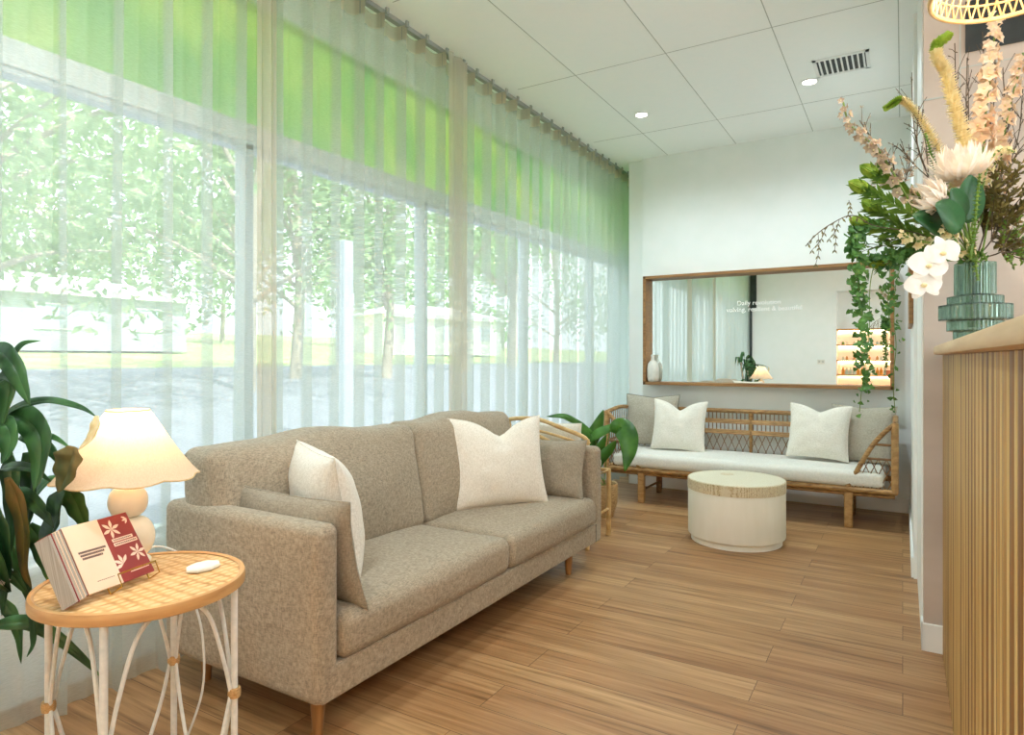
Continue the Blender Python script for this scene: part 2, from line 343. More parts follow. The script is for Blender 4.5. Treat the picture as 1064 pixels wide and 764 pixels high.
    def build(s, name, mat, parent=None, smooth=True, org=None, bevel=None, solid=None, sub=0):
        me = bpy.data.meshes.new(name)
        o_ = V(org) if org is not None else (V(ORG.get(parent.name, (0, 0, 0))) if parent else V((0, 0, 0)))
        me.from_pydata([tuple(V(x)-o_) for x in s.v], [], s.f)
        mats = mat if isinstance(mat, list) else [mat]
        for m_ in mats: me.materials.append(m_)
        if len(mats) > 1: me.polygons.foreach_set('material_index', s.mi)
        if smooth: me.polygons.foreach_set('use_smooth', [True]*len(s.f))
        me.update(); ob = bpy.data.objects.new(name, me); COL.objects.link(ob)
        if parent: ob.parent = parent; ORG[ob.name] = tuple(o_)
        elif org is not None: ob.location = org; ORG[ob.name] = tuple(o_)
        if smooth:
            bm = bmesh.new(); bm.from_mesh(me); bmesh.ops.recalc_face_normals(bm, faces=bm.faces)
            for e in bm.edges:
                if len(e.link_faces) == 2 and e.calc_face_angle(0) > R(38): e.smooth = False
            bm.to_mesh(me); bm.free()
        if solid: md = ob.modifiers.new('s', 'SOLIDIFY'); md.thickness = solid; md.offset = 0
        if bevel: md = ob.modifiers.new('b', 'BEVEL'); md.width = bevel; md.segments = 3; md.limit_method = 'ANGLE'; md.angle_limit = R(40)
        if sub: md = ob.modifiers.new('d', 'SUBSURF'); md.levels = sub; md.render_levels = sub
        return ob
ORG = {}
def tag(o, label, cat, group=None, kind=None):
    if label: o['label'] = label
    if cat: o['category'] = cat
    if group: o['group'] = group
    if kind: o['kind'] = kind
    return o
def thing(name, loc, label, cat, group=None):
    o = bpy.data.objects.new(name, None); COL.objects.link(o); o.location = loc; ORG[o.name] = tuple(loc); o.empty_display_size = .1
    return tag(o, label, cat, group)
def struct(name, mb, mat, **k):
    o = mb.build(name, mat, None, smooth=k.pop('smooth', False), **k); o['kind'] = 'structure'; return o
def plabel(o, s): o['label'] = s; return o
def dup(src, loc, rz, label, parent=None):
    c = src.copy(); COL.objects.link(c)
    if parent is None: c.location = loc; c.rotation_euler = (0, 0, rz); c['label'] = label
    else: c.parent = parent
    for ch in list(src.children):
        dup(ch, None, None, None, c)
    return c

# ================================================================ ROOM SHELL
YB = 5.89; YR = -1.33; ZC = 3.07; XW = -2.62; XE = 3.2
struct('floor', MB().b2((-2.75, YR-.5, -.12), (XE, 7.0, 0)), M['floor'])
struct('ceiling', MB().b2((-2.9, YR-.6, ZC), (XE+.2, 7.1, ZC+.2)), M['ceil'])
g = MB()
zj = ZC-.0012
for x in (-1.857, -1.248, -.635, -.02): g.b2((x-.0025, YR, zj), (x+.0025, YB, ZC+.001))
for y in (5.22, 3.92, 2.62, 1.32, .02): g.b2((-2.3, y-.0025, zj), (.05 if y > 3.2 else 3, y+.0025, ZC+.001))
struct('trim_1', g, M['joint'])
struct('wall_back', MB().b2((-2.10, YB, 0), (3.0, YB+.15, ZC)), M['wall'])
struct('wall_back_return', MB().b2((-2.75, 6.6, 0), (-2.0, 6.75, ZC)).b2((-2.25, YB+.05, 0), (-2.10, 6.62, ZC)), M['wall'])
g = MB().b2((-2.10, YB-.014, 0), (.05, YB, .11)); struct('baseboard_back', g, M['trimw'], bevel=.003)
# right hand wall with a stepped reveal, ending in a pier
struct('wall_right', MB().b2((.052, 4.16, 0), (.5, YB, ZC)).b2((.068, 3.26, 0), (.5, 4.16, ZC)), M['trimw'])
struct('wall_pier', MB().b2((.0735, 3.17, 0), (XE, 3.26, ZC)), M['lime'])
struct('baseboard_pier', MB().b2((.066, 3.156, 0), (.15, 3.18, .112)).b2((.066, 3.156, 0), (.0735, 3.25, .112)), M['trimw'], bevel=.002)
struct('baseboard_right', MB().b2((.040, 4.18, 0), (.052, YB, .11)), M['trimw'])
struct('wall_east', MB().b2((XE, YR, 0), (XE+.15, 3.3, ZC)), M['wall'])
# joints of the large stone panels on the pier and dark high window
g = MB().b2((.074, 3.168, 2.255), (.20, 3.1695, 2.262)).b2((.195, 3.168, 2.26), (.2, 3.1695, ZC)).b2((.2, 3.168, 2.36), (1.6, 3.1695, 2.365))
struct('trim_2', g, M['joint'])
g = MB().b2((.215, 3.160, 2.42), (1.5, 3.169, 2.62)); struct('window_9', g, M['darkalu'])
# rear wall with the recessed lit shelves
NX0, NX1, NZ = -.89, .95, 2.40
g = MB().b2((-2.75, YR-.15, 0), (NX0, YR, ZC)).b2((NX1, YR-.15, 0), (XE+.15, YR, ZC)).b2((NX0, YR-.15, NZ), (NX1, YR, ZC))
struct('wall_rear', g, M['wall'])
g = MB().b2((NX0-.02, YR-.42, 0), (NX1+.02, YR-.40, NZ+.02)).b2((NX0-.02, YR-.42, 0), (NX0, YR-.14, NZ)).b2((NX1, YR-.42, 0), (NX1+.02, YR-.14, NZ)).b2((NX0-.02, YR-.42, NZ), (NX1+.02, YR-.14, NZ+.02))
struct('wall_niche', g, M['wall'])

# invented window frame around the added fill light, out of view
struct('fill_light_frame', MB().b2((3.13, -.85, 1.05), (3.2, 2.65, 1.10)).b2((3.13, -.85, 2.80), (3.2, 2.65, 2.85)).b2((3.13, -.85, 1.05), (3.2, -.80, 2.85)).b2((3.13, 2.60, 1.05), (3.2, 2.65, 2.85)), M['alu'])
# window wall
WY0, WY1 = YR, 6.6
g = MB().b2((XW-.10, WY0, -.1), (XW, WY1, .45)).b2((XW-.10, WY0, 2.88), (XW, WY1, ZC)); struct('wall_window', g, M['wall'])
struct('trim_3', MB().b2((XW-.14, WY0, .45), (XW+.05, WY1, .48)), M['trimw'], bevel=.004)
struct('trim_4', MB().b2((XW-.06, WY0, 2.19), (XW+.03, WY1, 2.285)), M['beam'], bevel=.004)
ys = [WY0, -.63, .67, 1.97, 3.27, 4.57, 5.87, WY1]
g = MB()
for y in ys: g.b2((XW-.05, y-.025, .48), (XW+.02, y+.025, 2.19))
g.b2((XW-.05, WY0, 2.165), (XW+.02, WY1, 2.19)).b2((XW-.05, WY0, .48), (XW+.02, WY1, .51))
struct('window_1', g, M['alu'], bevel=.003)
g = MB()
for a, b in zip(ys[:-1], ys[1:]): g.add([(XW-.03, a, .5), (XW-.03, b, .5), (XW-.03, b, 2.18), (XW-.03, a, 2.18)], [(0, 1, 2, 3)])
struct('window_2', g, M['glass'])
g = MB().add([(XW-.03, WY0, 2.28), (XW-.03, WY1, 2.28), (XW-.03, WY1, 2.88), (XW-.03, WY0, 2.88)], [(0, 1, 2, 3)])
struct('window_3', g, M['film'])
struct('window_4', MB().b2((-2.42, YR+.0, 0), (-2.33, YR+.04, 2.15)).b2((-2.42, YR, 2.15), (-2.25, YR+.04, ZC)), M['darkalu'])

# ---------------------------------------------------------------- sheer curtain
def curtain():
    rnd = random.Random(5); XC = -2.40; ys_ = []; y = YR+.06; cols = []; per = .168
    dense = [(1.80, 1.90), (3.15, 3.34)]
    k = 0
    while y < 6.5:
        p = per*rnd.uniform(.88, 1.14); A = .058*rnd.uniform(.85, 1.12); B = p*.10*rnd.uniform(.6, 1.3); ph = rnd.uniform(-.15, .15)
        for i in range(28):
            th = 2*pi*i/28
            dd_ = min(i, 28-i)/28*p; cols.append((XC-.03+A*1.15*math.exp(-(dd_/.0095)**2)+.005*cos(th*2+ph), y+p*i/28-.006*sin(th*2)-(.008 if 0 < i < 4 else 0), k))
        y += p; k += 1
    m = len(cols); zs = [.012, .35, .9, 1.6, 2.3, 2.9, 3.035]; mb = MB(); vs = []
    for j, z in enumerate(zs):
        q = 1-z/3.03
        for (x, yy, kk) in cols:
            sw = .012*sin(kk*2.3+z*1.1)*q
            vs.append((XC+(x-XC)*(1+.10*q)-.02*q, yy+sw, z))
    fs = []
    for j in range(len(zs)-1):
        for i in range(m-1): fs.append((j*m+i, j*m+i+1, (j+1)*m+i+1, (j+1)*m+i))
    root = thing('sheer_curtain', (XC, 2.5, 0), 'floor-length white sheer curtain in soft folds covering the whole window wall', 'curtain')
    mb.add(vs, fs).build('curtain_panel', M['sheer'], root)
    # doubled-over side hems where two drops meet
    for (a, b) in dense:
        h = MB(); vs = []; n = 14
        for z in (.012, .9, 2.0, 3.035):
            for i in range(n+1):
                q = i/n; vs.append((XC+.075+.012*sin(q*2*pi*2), a+(b-a)*q, z))
        fs = [(r_*(n+1)+i, r_*(n+1)+i+1, (r_+1)*(n+1)+i+1, (r_+1)*(n+1)+i) for r_ in range(3) for i in range(n)]
        plabel(h.add(vs, fs).build('curtain_hem', M['sheer2'], root), 'thicker overlapping hem strip')
    # header tape
    h = MB(); vs = []
    for z in (2.96, 3.04):
        for (x, yy, kk) in cols: vs.append((x+.003, yy, z))
    h.add(vs, [(i, i+1, m+i+1, m+i) for i in range(m-1)]).build('header_tape', M['sheer2'], root)
    t = MB().b2((XC-.015, YR+.05, 3.045), (XC+.015, 6.5, 3.07)); t.build('track', M['track'], root, smooth=False)
    g2 = MB()
    for i in range(0, m, 28): g2.box((XC+.055, cols[i][1], 3.04), (.012, .02, .035))
    g2.build('glider', M['track'], root, smooth=False)['kind'] = 'stuff'
curtain()

# ================================================================ SOFA
def rbox(a, b, n=8, bulge=(0, 0, 0), jit=0, seed=0, r=.02):
    """rounded box: n cells between the rounded edges, optional bulging faces"""
    a, b = V(a), V(b); c = (a+b)/2; h = (b-a)/2; r = min(r, h.x*.98, h.y*.98, h.z*.98); mb = MB(); idx = {}; vs = []; fs = []
    ax_s = []
    for k in range(3):
        H = h[k]; e = [r*math.tan(R(x)) for x in (45, 33, 22, 11)]
        m_ = max(1, min(n, int((H-r)*2/.02)+1)); mid = [-(H-r)+2*(H-r)*i/m_ for i in range(m_+1)]
        ax_s.append([-(H-r)-x for x in e]+mid+[H-r+x for x in e[::-1]])
    def vid(p):
        key = tuple(round(x, 5) for x in p)
        if key not in idx:
            inner = V([max(-(h[k]-r), min(h[k]-r, p[k])) for k in range(3)]); d = V(p)-inner
            q = inner+d.normalized()*r if d.length > 1e-9 else V(p)
            x, y, z = [max(-1, min(1, q[k]/h[k])) for k in range(3)]
            q = c+q+V((bulge[0]*(1-y*y)*(1-z*z)*x, bulge[1]*(1-x*x)*(1-z*z)*y, bulge[2]*(1-x*x)**.6*(1-y*y)**.6*z))
            if jit: q += mnoise.noise_vector(q*4+V((seed, 0, 0)))*jit+mnoise.noise_vector(q*11+V((seed, 5, 0)))*jit*.35
            idx[key] = len(vs); vs.append(q)
        return idx[key]
    for ax in range(3):
        u_, v_ = (ax+1) % 3, (ax+2) % 3
        for sg in (-1, 1):
            for i in range(len(ax_s[u_])-1):
                for j in range(len(ax_s[v_])-1):
                    quad = []
                    for (di, dj) in ((0, 0), (1, 0), (1, 1), (0, 1)):
                        p = [0, 0, 0]; p[ax] = sg*h[ax]; p[u_] = ax_s[u_][i+di]; p[v_] = ax_s[v_][j+dj]; quad.append(vid(p))
                    fs.append(quad if sg > 0 else quad[::-1])
    mb.add(vs, fs); return mb
SX0, SX1, SY0, SY1 = -2.30, -1.512, 1.385, 3.56
sofa = thing('sofa', (-1.9, 2.47, 0), 'long beige-grey woven fabric sofa with square arms and tapered wooden legs', 'sofa')
rbox((SX0, SY0+.02, .137), (SX1, SY1-.02, .245), 6, r=.012).build('base', M['sofa'], sofa)
for (y0, y1) in ((SY0, SY0+.095), (SY1-.095, SY1)):
    rbox((SX0-.01, y0, .135), (SX1, y1, .682), 10, (0, .006, .004), .002, y0, r=.032).build('arm', M['sofa'], sofa)
rbox((SX0-.01, SY0+.09, .2), (SX0+.12, SY1-.09, .672), 6, r=.02).build('back_frame', M['sofa'], sofa)
ym = 2.505
for (y0, y1) in ((SY0+.098, ym-.002), (ym+.002, SY1-.098)):
    rbox((SX0+.12, y0, .243), (SX1+.012, y1, .395), 22, (.010, .0, .022), .005, y0, r=.042).build('seat_cushion', M['sofa'], sofa)
def back_cushion(y0, y1, seed):
    mb = rbox((SX0+.1, y0, .38), (SX0+.32, y1, .87), 22, (.05, .012, .02), .010, seed, r=.05)
    vs = []
    for p in mb.v:     # lean back and flop a little at the top
        x, y, z = p; q = (z-.38)/.49
        vs.append((x-.075*q, y, z-.012*sin((y-y0)/(y1-y0)*pi*3)*q*.6))
    mb.v = vs; return mb.build('back_cushion', M['sofa'], sofa)
back_cushion(SY0+.03, ym+.005, 3); back_cushion(ym+.01, SY1-.13, 8)
for (x, y) in ((SX1-.08, SY0+.075), (SX1-.08, 3.27), (SX0+.07, SY0+.12), (SX0+.07, 3.27)):
    MB().lathe([(0, .14), (.027, .14), (.016, 0), (0, 0)], 16, (x, y, 0)).build('leg', M['walnut'], sofa)
MB().b2((SX1-.001, SY1-.1, .142), (SX1+.002, SY1-.096, .245)).build('seam', M['piping'], sofa, smooth=False)

# ---------------------------------------------------------------- pillows
def pillow(name, c, w_, h_, t_, nrm, mat, label, chop=0, group=None, pipe=None, tilt=0, lean=0, seed=1, seam=None, chopx=0):
    nrm = V(nrm).normalized(); nh = V((nrm.x, nrm.y, 0)).normalized()
    right = V((0, 0, 1)).cross(nh).normalized(); up = nrm.cross(right).normalized()
    if tilt:
        rm = Matrix.Rotation(tilt, 3, nrm); right = rm@right; up = rm@up
    c = V(c); n = 26; base = thing(name, c-V((0, 0, h_/2)), label, 'cushion', group)
    def outline(u, v_):
        x = u*(1-.075*(1-v_*v_)); y = v_*(1-.07*(1-u*u))
        if chop:
            k = math.exp(-(abs(u-chopx)/.36)**1.5)*max(0, (v_+.35)/1.35)**1.6; y -= chop*k
            x += .05*k*(u-chopx)
        return x, y
    def pt(u, v_, sd_):
        x, y = outline(u, v_)
        e = (max(0, 1-abs(u)**2.4)*max(0, 1-abs(v_)**2.4))**.55
        z = t_/2*e
        if chop:
            k = math.exp(-((u-chopx)/.2)**2)*max(0, (v_+.1)/1.1)**1.5; z *= 1-.45*k
        nn = mnoise.noise(V((u*2.2+seed, v_*2.2, sd_*3)))*.010*e+mnoise.noise(V((u*6+seed, v_*5, sd_*5)))*.004*e
        return c+right*(x*w_/2)+up*(y*h_/2)+nrm*(sd_*(z+nn)+.0)
    mb = MB()
    for sd_ in (1, -1):
        vs = []; fs = []
        for j in range(n+1):
            for i in range(n+1):
                a = -1+2*i/n; b = -1+2*j/n
                vs.append(pt(sin(a*pi/2)*.5+a*.5, sin(b*pi/2)*.5+b*.5, sd_))
        for j in range(n):
            for i in range(n):
                q = (j*(n+1)+i, j*(n+1)+i+1, (j+1)*(n+1)+i+1, (j+1)*(n+1)+i); fs.append(q if sd_ > 0 else q[::-1])
        mb.add(vs, fs)
    o = mb.build('cover', mat, base)
    ring = []
    for k in range(40):
        a = -1+2*k/40
        ring.append((a, -1))
    ring = [(-1+2*k/20, -1) for k in range(20)]+[(1, -1+2*k/20) for k in range(20)]+[(1-2*k/20, 1) for k in range(20)]+[(-1, 1-2*k/20) for k in range(20)]
    pr = [c+right*(outline(u, v_)[0]*w_/2)+up*(outline(u, v_)[1]*h_/2) for u, v_ in ring]
    MB().tube(pr, .0035 if pipe else .0025, 6, closed=True).build('piping', pipe or mat, base)
    return base
pillow('cushion', (-1.815, 1.548, .565), .66, .37, .13, (.04, 1, .22), M['greige'], 'greige linen lumbar cushion leaning inside the near sofa arm', seed=2)
pillow('cushion', (-1.885, 1.765, .635), .47, .47, .22, (.42, .90, .22), M['cream'], 'cream cushion with a pinched top standing beside the lumbar cushion near the lamp', chop=.0, seed=5, tilt=.05)
pillow('cushion', (-1.88, 2.98, .64), .56, .49, .17, (.80, -.60, .25), M['cream'], 'cream karate-chopped cushion at the far end of the beige sofa', chop=.38, seed=7, chopx=.1)
pillow('cushion', (-1.78, 3.37, .56), .46, .34, .13, (.15, -1, .25), M['greige'], 'small greige cushion between the cream cushion and the far sofa arm', seed=9)

# ================================================================ SIDE TABLE
TX, TY, TZ, TR = -1.662, .945, .637, .24
tb = thing('side_table', (TX, TY, 0), 'round rattan-topped side table on white wire legs beside the sofa', 'table')
MB().lathe([(0, TZ-.004), (TR-.012, TZ-.004), (TR-.012, TZ-.02), (0, TZ-.02)], 48, (TX, TY, 0)).build('tabletop', M['cane'], tb)
MB().lathe([(TR-.014, TZ-.002), (TR-.008, TZ+.002), (TR-.001, TZ), (TR+.001, TZ-.006), (TR+.001, TZ-.026), (TR-.004, TZ-.029), (TR-.03, TZ-.029), (TR-.03, TZ-.018)], 64, (TX, TY, 0)).build('rim', M['rimwood'], tb)
LR = .220; la = [R(40+90*k) for k in range(4)]
lp = lambda a, z, r=LR: V((TX+r*cos(a), TY+r*sin(a), z))
for a in la:
    lg = MB().tube([lp(a, .0), lp(a, TZ-.028)], .0085, 12).build('leg', M['whitemetal'], tb)
    MB().tube([lp(a, .318), lp(a, .326), lp(a, .334), lp(a, .342)], [.015, .0165, .0165, .015], 12).build('raffia_binding', M['raffia'], lg)
for i in range(4):
    a0 = la[i]; a1 = a0+pi/2; am = (a0+a1)/2
    def chord(q, z): p = lp(a0, z)*(1-q)+lp(a1, z)*q; return p
    MB().tube(spline([chord(.03, .33), chord(.10, .43), chord(.22, .55), chord(.38, .600), chord(.5, .606), chord(.62, .600), chord(.78, .55), chord(.90, .43), chord(.97, .33)], 5), .0052, 8).build('upper_hoop', M['whitemetal'], tb)
    MB().tube(spline([chord(.03, .33), chord(.14, .2), chord(.36, .03), chord(.5, .006), chord(.64, .03), chord(.86, .2), chord(.97, .33)], 5), .0052, 8).build('lower_hoop', M['whitemetal'], tb)
# lamp
LX, LY = at(133, 500, 1.77).x, at(133, 500, 1.77).y; z0 = TZ
lamp = thing('table_lamp', (LX, LY, z0), 'lit table lamp with scalloped cream shade and bubble-shaped cream base', 'lamp')
prof = [(0, .0), (.052, .0), (.056, .01), (.058, .02)]
for k in range(13):
    a = -pi/2+pi*k/12; prof.append((.024+.042*cos(a), .076+.056*sin(a)))
for k in range(13):
    a = -pi/2+pi*k/12; prof.append((.018+.031*cos(a), .174+.042*sin(a)))
prof += [(.014, .225), (.012, .26), (0, .26)]
prof = [(r, z+z0) for r, z in prof]
MB().lathe(prof, 36, (LX, LY, 0)).build('lamp_base', M['ceramic'], lamp, sub=1)
zb, zt = at(0, 494, 1.77).z, at(0, 426.5, 1.77).z
sp = []
for k in range(9):
    q = k/8; r = .172*(1-q)+.052*q-.012*sin(q*pi)*(1-q); sp.append((r, zb+(zt-zb)*q))
def scal(a, q): return 1+.06*(1-q)*abs(sin(a*4))-.03*(1-q)
sh = MB(); n = 120; vs = []
for i, (r, z) in enumerate(sp):
    q = i/8
    for k in range(n):
        a = 2*pi*k/n; rr = r*scal(a, q); zz = z-.007*(1-q)**3*abs(sin(a*4))
        vs.append((LX+rr*cos(a), LY+rr*sin(a), zz))
sh.add(vs, [(i*n+k, i*n+(k+1) % n, (i+1)*n+(k+1) % n, (i+1)*n+k) for i in range(8) for k in range(n)])
shade = sh.build('lamp_shade', M['shade'], lamp)
MB().tube([V(vs[k]) for k in range(0, n, 2)], .0022, 6, closed=True).build('shade_trim', M['shadetrim'], shade)
MB().tube([V(vs[8*n+k]) for k in range(0, n, 2)], .0022, 6, closed=True).build('shade_trim', M['shadetrim'], shade)
MB().tube([(LX, LY, z0+.25), (LX, LY, z0+.30)], .016, 12).build('socket', M['brass'], lamp)
MB().ball((LX, LY, z0+.345), .03, 16, 10, (1, 1, 1.25)).build('bulb', M['bulb'], lamp)
ld = bpy.data.lights.new('lamp_glow', 'POINT'); ld.energy = 2.6; ld.color = (1, .66, .36); ld.shadow_soft_size = .03
lo = bpy.data.objects.new('lamp_glow', ld); COL.objects.link(lo); lo.parent = lamp; lo.location = (0, 0, .385)
# lamp cable down to the floor
tag(MB().tube(spline([(LX-.06, LY+.07, TZ+.006), (LX-.075, LY+.13, TZ+.008), (LX-.04, LY+.19, .60), (-1.86, 1.20, .5), (-1.83, 1.22, .36), (-1.80, 1.20, .2), (-1.84, 1.16, .03), (-1.90, 1.20, .008), (-1.86, 1.28, .008), (-1.78, 1.22, .008), (-1.84, 1.12, .008), (-1.93, 1.14, .008), (-1.98, 1.22, .008), (-2.1, 1.3, .008)], 6), .0035, 6).build('power_cable', M['cable']), 'thin white lamp cable coiled on the floor behind the side table', 'cable')
# white stone coaster
g = MB(); cc = V((-1.608, 1.075, TZ-.002))
vs = []; n = 16
for z, k in ((.0, .92), (.004, 1), (.009, .98), (.012, .86)):
    for i in range(n):
        a = 2*pi*i/n; rr = 1+.05*cos(8*a); vs.append(cc+V((cos(a)*.032*rr*k, sin(a)*.046*rr*k, z)))
fs = [(j*n+i, j*n+(i+1) % n, (j+1)*n+(i+1) % n, (j+1)*n+i) for j in range(3) for i in range(n)]+[tuple(range(3*n, 4*n)), tuple(range(n))[::-1]]
tag(g.add(vs, fs).build('coaster', M['whiteceramic']), 'small white scalloped coaster lying on the side table', 'coaster')
# booklets on a wire stand
def bookpanel(b0, b1, lean, hgt, th):
    b0, b1 = V(b0), V(b1); rt = (b1-b0).normalized(); back = V((0, 0, 1)).cross(rt).normalized()
    if back.dot(V((-1, 0, 0))) < 0: back = -back
    up = (V((0, 0, 1))*cos(lean)+back*sin(lean)).normalized(); nr = rt.cross(up).normalized()
    if nr.x < 0: nr = -nr
    return b0, rt, up, nr, (b1-b0).length
def slab(mb, fr, u0, u1, v0, v1, d0, d1):
    b0, rt, up, nr, W = fr
    vs = [b0+rt*u+up*v_+nr*d for d in (d0, d1) for (u, v_) in ((u0, v0), (u1, v0), (u1, v1), (u0, v1))]
    return mb.add(vs, [(3, 2, 1, 0), (4, 5, 6, 7), (0, 1, 5, 4), (1, 2, 6, 5), (2, 3, 7, 6), (3, 0, 4, 7)])
zb0 = TZ+.012; HB = .172
pA, pB, pC, pD = V((-1.586, .748, zb0)), V((-1.618, .790, zb0)), V((-1.634, .878, zb0)), V((-1.658, .968, zb0))
lean = R(33)
frB = bookpanel(pB, pC, lean, HB, .0); frC = bookpanel(pC, pD, lean, HB, .0)
st = thing('booklet_stand', (-1.64, .87, TZ), 'brass wire stand holding open booklets on the side table', 'stand')
b0, rt, up, nr, W = frC
def pc(u, v_, d, fr=frC): return fr[0]+fr[1]*u+fr[2]*v_+fr[3]*d
m_ = MB()
m_.tube([pc(.085, -.012, -.01), pc(.085, -.012, .026), pc(.085, .018, .03), pc(-.03, .018, .034), pc(-.03, -.012, .03), pc(-.03, -.012, -.01)], .0018, 6)
m_.tube([pc(-.03, -.012, -.012), pc(-.03, .10, -.012), pc(.085, .10, -.012), pc(.085, -.012, -.012)], .0018, 6)
m_.tube([pc(.03, .10, -.013), (-1.745, .92, TZ+.001)], .0018, 6)
m_.build('wire_frame', M['brass'], st)
bk = thing('booklet', tuple(pC), 'dark red booklet with pale leaf shapes and a white text band', 'booklet')
slab(MB(), frC, .001, W, 0, HB, 0, .006).build('cover', M['redpaper'], bk, smooth=False)
def flower_shape(mb, fr, u, v_, r, a0, n_=6, span=2*pi, d=.0066):
    for k in range(n_):
        a = a0+span*k/n_
        dr = fr[1]*cos(a)+fr[2]*sin(a); pr = fr[3].cross(dr); c_ = fr[0]+fr[1]*u+fr[2]*v_+fr[3]*d
        vs = [c_, c_+dr*r*.5+pr*r*.17, c_+dr*r*.8+pr*r*.11, c_+dr*r, c_+dr*r*.8-pr*r*.11, c_+dr*r*.5-pr*r*.17]
        mb.add(vs, [tuple(range(6))])
for args in ((.032, .138, .026, .3), (.072, .062, .024, 1.2), (.022, .045, .026, .9, 4, 3.4), (.086, .155, .016, 2.6, 3, 2.2)):
    fm = MB(); flower_shape(fm, frC, *args); fm.build('leaf_print', M['lightprint'], bk, smooth=False)
for a_ in ((.02, .088, .092, .101), (.02, .080, .104, .112), (.03, .085, .018, .020)): slab(MB(), frC, *a_, .006, .0068).build('text_band', M['lightprint'], bk, smooth=False)
g = MB()
for k in range(12): slab(g, frC, .024+k*.0052, .027+k*.0052, .0945, .0985, .0068, .0071)
g.build('lettering', M['ink'], bk, smooth=False)['kind'] = 'stuff'
g = MB()
for k in range(10): slab(g, frC, .024+k*.0052, .027+k*.0052, .1062, .1098, .0068, .0071)
g.build('lettering', M['ink'], bk, smooth=False)['kind'] = 'stuff'
bk = thing('booklet', tuple(pB), 'cream booklet with two lines of dark lettering beside the red one', 'booklet')
W = frB[4]
slab(MB(), frB, 0, W-.001, 0, HB, 0, .008).build('cover', M['paper'], bk, smooth=False)
for r_ in range(3):
    g = MB()
    for k in range(16-r_*2): slab(g, frB, .014+k*.0043+r_*.002, .0172+k*.0043+r_*.002, .098-r_*.008, .103-r_*.008, .008, .0086)
    g.build('lettering', M['ink'], bk, smooth=False)['kind'] = 'stuff'
g = MB()
for k in range(9): slab(g, frB, .03+k*.005, .0335+k*.005, .022, .0235, .008, .0084)
g.build('lettering', M['ink'], bk, smooth=False)['kind'] = 'stuff'
lab = ['greige-edged booklet in the fan left of the cream one, closest to its cover', 'second booklet of the fan left of the cream one', 'third booklet of the fan left of the cream one', 'outermost red-spined booklet at the left end of the fan']
for k in range(4):
    q0 = pA.lerp(pB, (3-k)/4); q1 = pA.lerp(pB, (4-k)/4)
    fr = bookpanel(q0, q1, lean, HB, 0); WW = fr[4]
    fr = (fr[0], fr[1], frB[2], fr[1].cross(frB[2]).normalized(), fr[4])
    if fr[3].x < 0: fr = fr[:3]+(-fr[3], fr[4])
    b = thing('booklet', tuple(q0), lab[k], 'booklet')
    slab(MB(), fr, .001, WW-.0025, .002, HB-.002, -.03, .004).build('pages', M['greypaper'], b, smooth=False)
    slab(MB(), fr, WW-.0025, WW-.0005, 0, HB, -.03, .006).build('cover', M['redpaper'] if k in (0, 3) else M['paper'], b, smooth=False)

# ================================================================ DRACAENA
cp = at(-100, 700, 1.56); PX, PY = cp.x, cp.y
dr = thing('potted_dracaena', (PX, PY, 0), 'tall dracaena with long arching strap leaves beside the side table', 'plant')
MB().lathe([(0, 0), (.11, 0), (.14, .30), (.145, .32), (.13, .32), (.125, .28), (0, .28)], 32, (PX, PY, 0)).build('pot', M['pot'], dr)
MB().lathe([(0, .285), (.126, .285)], 24, (PX, PY, 0)).build('soil', M['soil'], dr)
tops = []
for (tx, ty, d) in ((2, 455, 1.72), (-35, 400, 1.75), (8, 600, 1.72), (-60, 500, 1.6)):
    e = at(tx, ty, d); tops.append(e)
    MB().tube(spline([(PX+random.Random(tx).uniform(-.03, .03), PY, .28), (V((PX, PY, .28)).lerp(e, .5)+V((-.02, -.03, .05))), e], 6), [.016-.0004*i for i in range(13)], 8).build('stem', M['bark'], dr)
